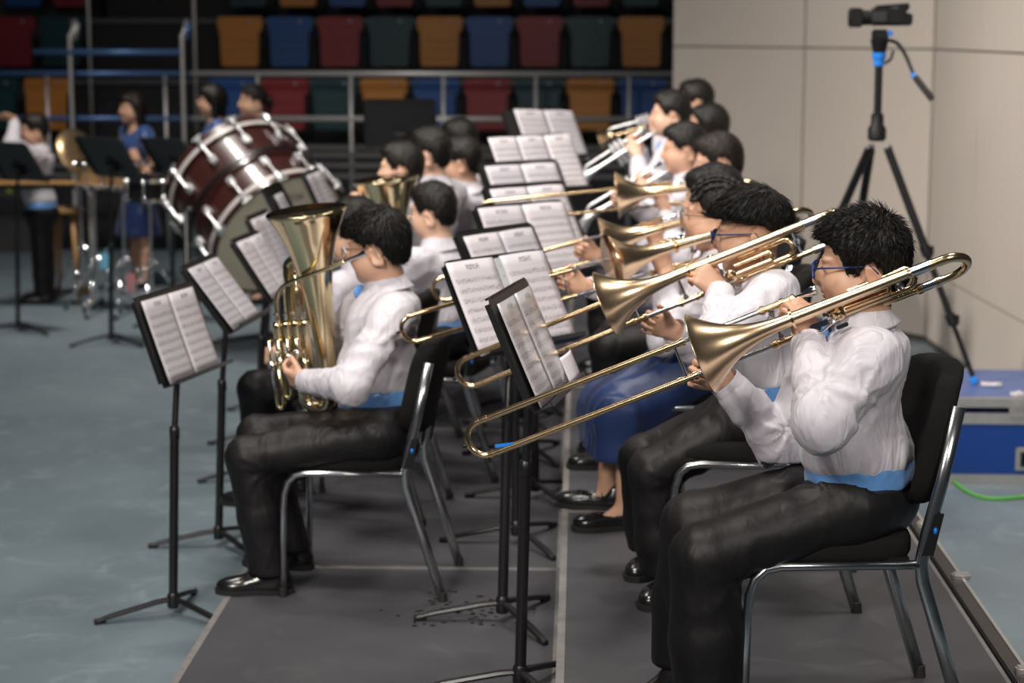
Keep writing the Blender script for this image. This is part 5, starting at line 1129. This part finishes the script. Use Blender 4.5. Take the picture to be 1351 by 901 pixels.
sheets(SD['S3'], 'open music part on the third stand of the left row, beside the euphonium', w=.21, h=.30)
sheets(SD['S4'], 'open music part on the stand behind the euphonium bell', w=.21, h=.30)
sheets(SD['S5'], 'single page on the stand in front of the drum head', pages=1, w=.21, h=.26)
sheets(SD['S6'], 'music pages on the stand right of the drum head', w=.2, h=.30)
sheets(SD['C1'], 'glossy sleeved music part on the stand nearest the camera', w=.205, h=.30, fold_out=True)
sheets(SD['C2'], 'ring bound music part with a punched spine on the wide stand', w=.225, h=.315, folder=True)
sheets(SD['C3'], 'music part peeping over the ring bound part', w=.21, h=.30)
sheets(SD['C4'], 'two long pages of music on the middle stand', w=.225, h=.31)
sheets(SD['CC'], 'music pages right behind the two long pages', w=.21, h=.30)
sheets(SD['CB'], 'low white music pages in the far centre', w=.21, h=.30)
sheets(SD['CA'], 'three tall music pages in the far centre', pages=3, w=.17, h=.31)
sheets(SD['CE'], 'loose music pages hanging off the farthest stand', pages=2, w=.22, h=.31, dx=.06, rot=-.06)

# ------------------------------------------------------------------ trombones and their players (right-hand row, high riser)
def tb_frame(m, e, roll=0.0): return frame(m, nrm(e - m), UP, roll)
YP1 = 4.70
M1 = tb_frame(P(1077, 382, 4.68), P(652, 548, 4.80)); T1 = trombone(M1, 'brass trombone with a trigger coil, nearest the camera', ext=.13, coil=True, n=20, yoff=-.034, xe=-.345, xb=.30)
b = MB(); b.box((.855, -.078, -.004), (.05, .008, .003), R=[[.97, -.24, 0], [.24, .97, 0], [0, 0, 1]]); b.build('blue_tag', M_BLUEP, T1, smooth=False, M=M1)
person('boy with spiky black hair and blue glasses playing the nearest trombone', ZP, 12, P(1136, 349, YP1), style='spiky', strands=5200, hs=1.02, hyaw=0, hpitch=6, glass='blue', vox=(.0045, .006, .008), puff=.006, fat=.006, width=1.08, wh=1.28, seed=21, skin=M_SKIN, hem=.052,
       J=dict(nb=P(1138, 415, YP1), pel=P(1134, 652, YP1 + .02), ls=P(1150, 472, YP1 - .17), rs=P(1092, 468, YP1 + .16), le=P(1086, 556, 4.43), lw=P(1066, 450, 4.65), re=P(1032, 585, 4.87), rw=P(955, 502, 4.83),
              lh=P(1118, 668, YP1 - .11), rh=P(1100, 645, YP1 + .09), lk=P(930, 735, YP1 - .18), rk=P(915, 692, YP1 + .16), la=P(937, 950, YP1 - .16), ra=P(902, 890, YP1 + .17), fr=A(-.5, -.86, 0), fl=A(-.6, -.8, 0)),
       hands=dict(l=dict(d=A(-.30, .02, 1), n=A(-.55, .75, .1), t=A(.5, .3, .6), curl=(55, 60, 40), sc=1.0, thumb=A(-.25, .2, .95)), r=dict(d=A(-.92, -.12, .28), n=A(.25, -.95, -.05), t=A(.1, 0, 1), curl=(62, 70, 45), sc=1.0)))
M2 = tb_frame(P(942, 340, 5.72), P(606, 476, 5.82)); T2 = trombone(M2, 'brass trombone with a trigger coil held by the bowl cut boy', ext=.035, coil=True, n=18, yoff=.0, xe=-.40, xb=.33)
H2 = P(990, 307, 5.75)
person('boy with a bowl cut and blue glasses, second trombonist from the camera', ZP, 14, H2, style='bowl', strands=4200, hs=1.0, hpitch=5, glass='blue', vox=(.005, .0065, .008), wh=1.1, seed=33, shoes='slip', fat=.003,
       J=dict(nb=P(1000, 361, 5.78), pel=P(1000, 540, 5.80), ls=P(1024, 388, 5.62), rs=P(965, 392, 5.95), le=P(945, 452, 5.45), lw=P(950, 384, 5.62), re=P(940, 480, 5.98), rw=P(889, 436, 5.86), lk=P(862, 622, 5.70), rk=P(848, 606, 5.98), la=P(884, 800, 5.70), ra=P(866, 770, 6.0), fl=A(-.42, -.9, 0), fr=A(-.45, -.9, 0)),
       hands=dict(l=dict(d=A(-.75, -.05, .65), n=A(-.1, .85, -.35), t=A(.4, .2, .8), curl=(50, 65, 45), sc=.98), r=dict(d=A(-.93, -.1, .35), n=A(.2, -.93, -.1), t=A(.1, 0, 1), curl=(45, 70, 45), sc=.98)))
def player(label, px, py, Y, m, e, yaw=10, ext=.12, kind='boy', tlabel='', z=ZP, style='short', roll=0.0, vox=(.0075, .009, .011), chair=True, **kw):
    M = tb_frame(m, e, roll); kw.setdefault('strands', 1000); JJ = kw.pop('J', {}); trombone(M, tlabel, ext=ext, n=12, yoff=kw.pop('yoff', -.02), zoff=kw.pop('zoff', -.085), xe=kw.pop('xe', -.30)); hc = P(px, py, Y)
    f, l, _ = face_axes(yaw); xo = .165 + .045 + ext + .028
    return person(label, z, yaw, hc, kind=kind, style=style, vox=vox, J=dict(lw=at(M, .10, -.10, -.03), rw=at(M, xo - .07, -.075, .035), **JJ), hands=dict(l=dict(d=A(-.4, .1, 1), n=A(-.5, .8, .1), t=A(.5, .3, .6), curl=(55, 60, 40)), r=dict(d=A(-.9, -.1, .3), n=A(.2, -.95, 0), t=A(.1, 0, 1), curl=(50, 65, 40))), **kw)
player('girl with braided hair, thin glasses and a navy satin skirt, third trombonist', 942, 284, 6.62, P(903, 313, 6.60), P(524, 421, 6.31), kind='blouse', tie=False, ext=.20, style='tied', glass='wire', tlabel='brass trombone of the girl with braided hair, bell mouth open to view', strands=1500, shoes='strap', seed=51, yaw=8, zoff=-.10, yoff=.0, xe=-.43, width=.95, J=dict(lk=P(826, 545, 6.5), rk=P(808, 540, 6.77), la=P(826, 672, 6.5), ra=P(800, 657, 6.77)))
player('player with dark bobbed hair half hidden behind the braided girl, fourth trombonist', 940, 262, 7.5, P(893, 284, 7.48), P(566, 371, 7.42), kind='boy', ext=.16, style='bob', tlabel='brass trombone of the half hidden fourth player', seed=52, yaw=8, xe=-.39, tie=False)
player('boy with dark brown hair bent over his trombone, fifth in the row', 947, 214, 8.4, P(905, 240, 8.38), P(640, 266, 8.40), ext=.07, style='short', hairm=M_HAIR2, tlabel='brass trombone of the fifth player, long slide held level', seed=53, yaw=8, hpitch=10, skin=M_SKIN2)
# trumpets behind
def trumpeter(label, tl, px, py, Y, ang, m, yaw=10, style='short', z=ZP, stand=True, bell_m=None, **kw):
    kw.setdefault('strands', 800); hc = P(px, py, Y); f, l, u = face_axes(yaw, kw.get('hpitch', 0)); mo = hc + f * .108 - u * .062; x = f * math.cos(math.radians(ang)) - UP * math.sin(math.radians(ang))
    M = frame(mo, x); trumpet(M, tl, m, None, bell_m)
    return person(label, z, yaw, hc, style=style, vox=(.0085, .010, .013), stand=stand, J=dict(lw=at(M, .13, -.10, -.07), rw=at(M, .12, -.06, .08)), hands=dict(l=dict(d=A(-.5, .4, .8), n=A(-.2, .9, .2), t=A(.4, 0, .8), curl=(50, 60, 40)), r=dict(d=A(-.6, -.4, .6), n=A(-.1, -.9, -.2), t=A(.3, 0, .9), curl=(35, 50, 40))), **kw)
trumpeter('boy with short hair holding a silver trumpet, sixth in the row', 'silver trumpet slanting down, front one', 902, 196, 9.4, 28, M_CHROMEL, stand=False, seed=54, hpitch=4)
trumpeter('tall boy in a white shirt blowing a trumpet, head against the bleachers', 'silver trumpet pointing steeply down, middle one', 884, 150, 10.6, 33, M_CHROMEL, seed=55, skin=M_SKIN2)
trumpeter('player with black hair behind the tall trumpet boy, last against the wall', 'silver trumpet held highest, with a golden bell against the dark seats', 917, 133, 11.8, 15, M_CHROMEL, bell_m=M_BRASS, seed=56)
person('player with long dark hair seen from behind, in front of the last one', ZP, 20, P(934, 166, 11.2), style='long', vox=(.009, .011, .014), seed=57, stand=True)

# ------------------------------------------------------------------ euphonium row (left, low riser)
Y1 = 6.60
EU = euphonium(P(404, 279, 6.64), nrm(P(404, 279, 6.64) - P(424, 420, 6.67)), 'lacquered brass euphonium with upright bell held by the boy at left', A(.92, -.38, 0), R=.137, H=.66)
person('boy with swept black hair and wire glasses hugging the euphonium', ZL, 26, P(497, 326, Y1), style='swept', strands=4200, hs=1.0, hyaw=-2, hpitch=8, glass='wire', vox=(.005, .0065, .008), seed=71, skin=M_SKIN, fat=.006, puff=.003,
       J=dict(nb=P(511, 371, Y1 + .01), pel=P(503, 545, Y1), ls=P(521, 412, Y1 - .15), rs=P(480, 405, Y1 + .17), le=P(462, 508, 6.30), lw=P(402, 503, 6.48), re=P(425, 480, 6.86), rw=P(402, 400, 6.86), lh=P(500, 574, Y1 - .18), rh=P(490, 566, Y1 + .08), lk=P(327, 603, Y1 - .19), rk=P(340, 575, Y1 + .14), la=P(357, 760, Y1 - .19), ra=P(386, 724, Y1 + .12)),
       hands=dict(l=dict(d=A(-.6, .5, .1), n=A(.1, .8, .5), t=A(-.2, .3, .9), curl=(30, 40, 30), sc=.98), r=dict(d=A(-.3, -.4, .5), n=A(.1, -.8, -.1), t=A(0, 0, 1), curl=(40, 50, 35))))
def brass_kid(label, px, py, Y, yaw, z=ZL, style='short', seed=1, **kw):
    kw.setdefault('strands', 900)
    return person(label, z, yaw, P(px, py, Y), style=style, vox=kw.pop('vox', (.0075, .009, .011)), seed=seed, **kw)
brass_kid('boy in a white shirt half hidden behind the euphonium boy', 466, 306, 7.6, 22, seed=72, style='swept', skin=M_SKIN2)
brass_kid('boy with short dark hair and blue bow tie, in front of the tall pair', 571, 279, 8.35, 34, seed=73, strands=1500, hpitch=4, skin=M_SKIN2)
brass_kid('tall boy with short hair behind the brass bell, ear in full view', 567, 202, 9.5, 30, seed=74, sit=.52, skin=M_SKIN2, hpitch=-2)
brass_kid('boy with thin glasses right of the tall short haired boy', 609, 212, 9.95, 24, seed=75, glass='wire', skin=M_SKIN)
b5 = P(509, 236, 8.95)
euphonium(b5, nrm(A(-.10, -.05, 1)), 'brass tuba with upright bell in the middle of the left row', A(.9, -.4, 0), R=.152, H=.72, name='tuba', cat='tuba', detail=True)
brass_kid('boy with flat black hair looking over the brass tuba bell', 529, 222, 9.25, 14, seed=76, J=dict(rw=b5 + A(-.10, .02, -.10), lw=b5 + A(.08, -.15, -.42)), skin=M_SKIN2)
brass_kid('person with black hair behind the boy with thin glasses', 605, 186, 11.0, 25, seed=77, z=ZL, vox=(.009, .011, .013), sit=.50)

# chairs for everyone else seated
for k, (px, Y, yaw, z, lab) in enumerate(((1003, 5.80, 6, ZP, 'under the bowl cut boy'), (958, 6.66, 6, ZP, 'under the girl with braided hair'), (955, 7.55, 6, ZP, 'under the fourth trombonist'), (958, 8.45, 6, ZP, 'under the fifth trombonist'), (915, 9.45, 6, ZP, 'under the sixth player'),
                                       (477, 7.6, 10, ZL, 'under the boy hidden by the euphonium boy'), (585, 8.35, 14, ZL, 'under the boy with the blue bow tie seen from behind'), (578, 9.5, 14, ZL, 'under the tall short haired boy'), (540, 9.25, 10, ZL, 'under the tuba boy'), (620, 9.95, 10, ZL, 'under the boy right of the tall one'))):
    chair_at('black band chair %s' % lab, P(px, 400, Y), yaw, z)

# ------------------------------------------------------------------ percussion at the back left
dc = P(368, 309, 12.6); da = nrm(A(-.35, .37, .325)); dr = .465; dl = .60
dm = thing('bass_drum', A(dc[0], dc[1], ZF), 'large maroon concert bass drum tilted on its stand', 'drum')
b = MB(); b.lathe([(.03, dr - .012), (.03, dr - .008), (dl - .03, dr - .008), (dl - .03, dr - .012)], dc, da, 56); b.build('shell', M_MAROON, dm, smooth='auto')
for s0, s1 in ((.0, 1), (dl, -1)):
    b = MB(); b.lathe([(s0 - .004 * s1, 0), (s0 - .004 * s1, dr - .012), (s0 + .01 * s1, dr - .006)] if s1 > 0 else [(s0 + .004, 0), (s0 + .004, dr - .012), (s0 - .01, dr - .006)], dc, da, 56); hd_ = b.build('drum_head', M_HEAD, dm, smooth='auto')
    b = MB(); b.lathe([(s0 - .012, dr - .010), (s0 - .012, dr + .016), (s0 + .035, dr + .016), (s0 + .035, dr - .010)], dc, da, 56, closed=True); hp = b.build('hoop', M_MAROON, dm, smooth='auto')
    b = MB(); zc_ = s0 + .032 * s1; b.lathe([(zc_ - .016, dr + .015), (zc_ - .016, dr + .0185), (zc_ + .016, dr + .0185), (zc_ + .016, dr + .015)], dc, da, 56, closed=True); b.build('hoop_inlay', mat('pale hoop inlay', (.62, .58, .56), .35), hp, smooth='auto')
u0 = nrm(UP - da * (UP @ da)); w0 = np.cross(da, u0)
for k in range(12):
    an = 2 * math.pi * (k + .35) / 12; rd = u0 * math.cos(an) + w0 * math.sin(an)
    for s0, s1 in ((0, 1), (dl, -1)):
        b = MB(); b.sweep([dc + rd * (dr + .030) + da * (s0 - .03 * s1), dc + rd * (dr + .030) + da * (s0 + .17 * s1)], .007, 8); b.sweep([dc + rd * (dr + .005) + da * (s0 - .012 * s1), dc + rd * (dr + .034) + da * (s0 - .012 * s1), dc + rd * (dr + .036) + da * (s0 + .03 * s1)], .018, 8)
        tg = nrm(np.cross(da, rd)); b.sweep([dc + rd * (dr + .032) + da * (s0 - .035 * s1) - tg * .03, dc + rd * (dr + .032) + da * (s0 - .035 * s1) + tg * .04], .009, 8); rod = b.build('tension_rod', M_CHROMEL, dm, smooth='auto')
        b = MB(); b.box(dc + rd * (dr + .012) + da * (s0 + .18 * s1), (.045, .04, .07), R=np.stack([tg, rd, da], 1), bevel=.006); b.build('lug', M_CHROMEL, rod, smooth='auto')
b = MB(); ec = dc + u0 * .30 + w0 * -.02 - da * .006; V = [ec + w0 * .10 * math.cos(t) * k_ + u0 * .032 * math.sin(t) * k_ for k_ in (1, .86) for t in np.linspace(0, 2 * math.pi, 32, endpoint=False)]
b.add(V, [(i, (i + 1) % 32, 32 + (i + 1) % 32, 32 + i) for i in range(32)])
for i in range(6):
    x = -.064 + i * .0255; b.sweep([ec + w0 * x - u0 * .012, ec + w0 * (x + .006) + u0 * .013, ec + w0 * (x + .013) - u0 * .012], .0022, 5)
b.build('maker_mark', mat('faint drum print', (.16, .15, .115), .6), dm)
b = MB()
for sg in (-1, 1):
    q = dc + da * (dl / 2) + w0 * sg * (dr + .07); b.sweep([q, A(q[0], q[1], ZF + .12), A(q[0], q[1] - .05, ZF + .10)], .02, 10); b.sweep([A(q[0], q[1] - .42, ZF + .09), A(q[0], q[1] + .36, ZF + .09)], .02, 10)
    b.sweep([q - w0 * sg * .06, q], .03, 10)
q = dc + da * (dl / 2); b.sweep([A(*(q + w0 * (dr + .07))[:2], ZF + .09), A(*(q - w0 * (dr + .07))[:2], ZF + .09)], .018, 10); b.build('cradle', M_BLKMET, dm)
b = MB(); b.lathe([(.26, dr + .02), (.26, dr + .032), (.29, dr + .032), (.29, dr + .02)], dc, da, 48, closed=True); b.build('cradle_ring', M_BLKMET, dm, smooth='auto')
for sg in (-1, 1):
    for yy in (-.40, .34):
        q = dc + da * (dl / 2) + w0 * sg * (dr + .07); b = MB(); b.lathe([(-.015, .045), (.015, .045)], A(q[0], q[1] + yy, ZF + .048), (1, 0, 0), 14); b.build('castor', M_RUBBER, dm, smooth='auto')

pg = dict(vox=(.010, .012, .014), z=ZF, stand=True)
def ank(px, Y): return P(px, 300, Y)
person('girl with long dark hair in a blue satin dress standing by the drums', ZF, -38, P(174, 143, 15.9), kind='girl', style='long', seed=81, shoes='strap', hairm=M_HAIR2, J=dict(lw=P(205, 212, 15.4), rw=P(190, 222, 15.4)), **{k: v for k, v in pg.items() if k != 'z'})
person('girl with a straight bob and glasses in a navy dress behind the bass drum', ZF, -14, P(279, 133, 15.2), kind='girl', style='bob', glass='wire', seed=82, shoes='strap', **{k: v for k, v in pg.items() if k != 'z'})
person('girl with tied back wavy hair in a navy dress, rightmost behind the bass drum', ZF, -22, P(333, 134, 15.0), kind='girl', style='tied', seed=92, shoes='strap', **{k: v for k, v in pg.items() if k != 'z'})
person('boy in a white shirt stretching an arm out at the far left edge', ZF, -8, P(45, 172, 15.0), style='short', seed=84, J=dict(lw=P(20, 158, 14.8), rw=P(38, 225, 15.0)), hands=dict(l=dict(d=A(-.8, -.1, .3), n=A(0, -.8, -.5), curl=(30, 35, 30))), **{k: v for k, v in pg.items() if k != 'z'})
sd('B1', A(-3.90, 13.45, ZF), (-3.866, 13.43, .985), 54, 34, 'black music stand at the far left edge, back turned to the camera', rot=210)
sd('B2', A(-3.13, 12.96, ZF), (-3.101, 12.944, 1.045), 52, 33, 'black music stand in front of the long haired girl, back turned', rot=210)
sd('B3', A(-2.90, 13.84, ZF), (-2.865, 13.825, .99), 50, 33, 'black music stand between the long haired girl and the bass drum', rot=210)
for k in ('B1', 'B2', 'B3'):
    s_ = SD[k]; b = MB(); b.lathe([(0, .045), (.002, .045)], s_['c'] - s_['n'] * .010 - s_['u'] * .03, -s_['n'], 20); b.build('back_plate', M_RUBBER, s_['root'], smooth='auto')
# cymbal, bongos, snare, stool, mallet table
def tripod_stand(t, top, spread=.32, m=M_CHROME):
    b = MB(); b.sweep([A(top[0], top[1], ZF + .10), top], .013, 10); b.lathe([(-.02, .02), (.02, .02)], A(top[0], top[1], ZF + .45), UP, 12); b.build('pole', m, t, smooth='auto')
    for k in range(3):
        an = math.radians(30 + 120 * k); d = A(math.cos(an), math.sin(an), 0); b = MB(); b.sweep([A(top[0], top[1], ZF + .42) + d * .015, A(top[0], top[1], ZF) + d * spread + UP * .02], .010, 8); lg = b.build('leg', m, t); b = MB(); b.ball(A(top[0], top[1], ZF) + d * spread + UP * .018, .018, 10); b.build('rubber_foot', M_RUBBER, lg)
q = P(106, 202, 15.2); t = thing('cymbal', A(q[0], q[1], ZF), 'bronze cymbal turned upright on a stand behind the back music stand', 'cymbal'); ax_ = nrm(A(.75, -.45, .45))
b = MB(); b.lathe([(-.02, .012), (.022, .03), (.012, .06), (.004, .12), (-.012, .215), (-.014, .215), (.002, .12), (.010, .06)], q, ax_, 40); b.build('disc', mat('bronze cymbal', (.50, .36, .20), .35, metal=.9), t)
tripod_stand(t, q - ax_ * .02)
for i, (px, r_, h_) in enumerate(((122, .115, .20), (160, .15, .21))):
    q = P(px, 213, 14.4); t = thing('bongo_drum', A(q[0], q[1], ZF), ('smaller bongo drum with a light wood shell, left one' if i == 0 else 'larger bongo drum with a light wood shell, right one'), 'drum')
    b = MB(); b.lathe([(-h_, r_ * .82), (-h_ * .6, r_ * .93), (0, r_)], q, UP, 28); b.build('shell', M_WOODL, t, smooth='auto')
    b = MB(); b.lathe([(.002, 0), (.002, r_ + .004)], q, UP, 28); b.build('drum_head', M_HEAD, t)
    for zz in (-.012, -h_ + .02):
        b = MB(); rr = r_ + .004 if zz > -.1 else r_ * .85 + .006; b.lathe([(zz - .014, rr - .004), (zz - .014, rr + .008), (zz + .014, rr + .008), (zz + .014, rr - .004)], q, UP, 28, closed=True); b.build('rim', M_CHROME, t, smooth='auto')
    for k in range(6):
        an = 2 * math.pi * k / 6 + .3; d = A(math.cos(an), math.sin(an), 0); b = MB(); b.sweep([q + d * (r_ + .016), q + d * (r_ * .88 + .016) - UP * h_ * .9], .006, 6); b.ball(q + d * (r_ * .88 + .018) - UP * h_ * .9, .013, 8); b.build('tension_rod', M_CHROME, t)
    tripod_stand(t, q - UP * h_)
q = P(196, 235, 14.2); t = thing('snare_drum', A(q[0], q[1], ZF), 'small drum with a pale head left of the bass drum', 'drum')
b = MB(); b.lathe([(-.16, .165), (-.012, .165)], q, UP, 28); b.build('shell', M_BLKPL, t, smooth='auto'); b = MB(); b.lathe([(.0, 0), (.0, .168)], q, UP, 28); b.build('drum_head', mat('pale drum head', (.62, .50, .38), .5), t)
for zz in (-.012, -.155):
    b = MB(); b.lathe([(zz - .012, .166), (zz - .012, .178), (zz + .012, .178), (zz + .012, .166)], q, UP, 28, closed=True); b.build('rim', M_CHROME, t, smooth='auto')
for k in range(8):
    an = 2 * math.pi * k / 8; d = A(math.cos(an), math.sin(an), 0); b = MB(); b.sweep([q + d * .182, q + d * .182 - UP * .16], .006, 6); b.ball(q + d * .184 - UP * .03, .011, 8); b.ball(q + d * .184 - UP * .13, .011, 8); b.build('tension_rod', M_CHROME, t)
tripod_stand(t, q - UP * .16)
q = P(48, 243, 14.6); t = thing('glockenspiel', A(q[0], q[1], ZF), 'mallet instrument with wooden bars on a wheeled frame at the far left', 'glockenspiel')
for i in range(16):
    b = MB(); b.box(q + A(-.50 + i * .058, 0, .012), (.048, .36 - .009 * i, .014), bevel=.003); b.build('bar', M_WOODL, t, smooth='auto')
b = MB()
for yy in (-.14, .14): b.box(q + A(-.05, yy * .9, -.012), (1.06, .03, .03))
for xx in (-.58, .44): b.box(q + A(xx, 0, -.012), (.05, .40, .05))
b.build('frame_rail', M_BLKMET, t, smooth=False)
for xx in (-.52, .40):
    b = MB(); b.sweep([q + A(xx, 0, -.02), A(q[0] + xx, q[1], ZF + .06)], .018, 10); b.sweep([A(q[0] + xx, q[1] - .25, ZF + .06), A(q[0] + xx, q[1] + .25, ZF + .06)], .016, 10); b.build('leg', M_RAIL, t)
    for yy in (-.25, .25): b = MB(); b.lathe([(-.012, .035), (.012, .035)], A(q[0] + xx, q[1] + yy, ZF + .036), (1, 0, 0), 12); b.build('castor', M_RUBBER, t, smooth='auto')
q = P(87, 275, 15.3); t = thing('wooden_stool', A(q[0], q[1], ZF), 'light wooden stool standing under the mallet instrument', 'stool')
b = MB(); b.lathe([(-.03, .13), (-.02, .15), (.0, .15), (.004, .14)], q, UP, 24); b.build('seat', M_WOODL, t, smooth='auto')
for k in range(4):
    an = math.radians(45 + 90 * k); d = A(math.cos(an), math.sin(an), 0); b = MB(); b.sweep([q + d * .09 - UP * .02, A(q[0], q[1], ZF) + d * .15], .018, 8); b.build('leg', M_WOODL, t)

q = G(174, 386, ZF); b = MB(); b.box(q + UP * .075, (.075, .05, .15), bevel=.008); tag(b.build('pink_box', mat('pink plastic', (.55, .22, .24), .4), None, q, 'auto'), 'small pink box standing on the floor by the feet of the long haired girl', 'box')
q = P(138, 345, 13.9); b = MB(); b.box(q, (.07, .02, .11), bevel=.004); b.sweep([q + UP * .055, q + UP * .09 + A(.015, .02, 0)], .004, 6); tag(b.build('blue_tag_card', mat('light blue card', (.16, .42, .60), .5), None, q, 'auto'), 'light blue card hanging low on a drum stand behind the back music stand', 'card')
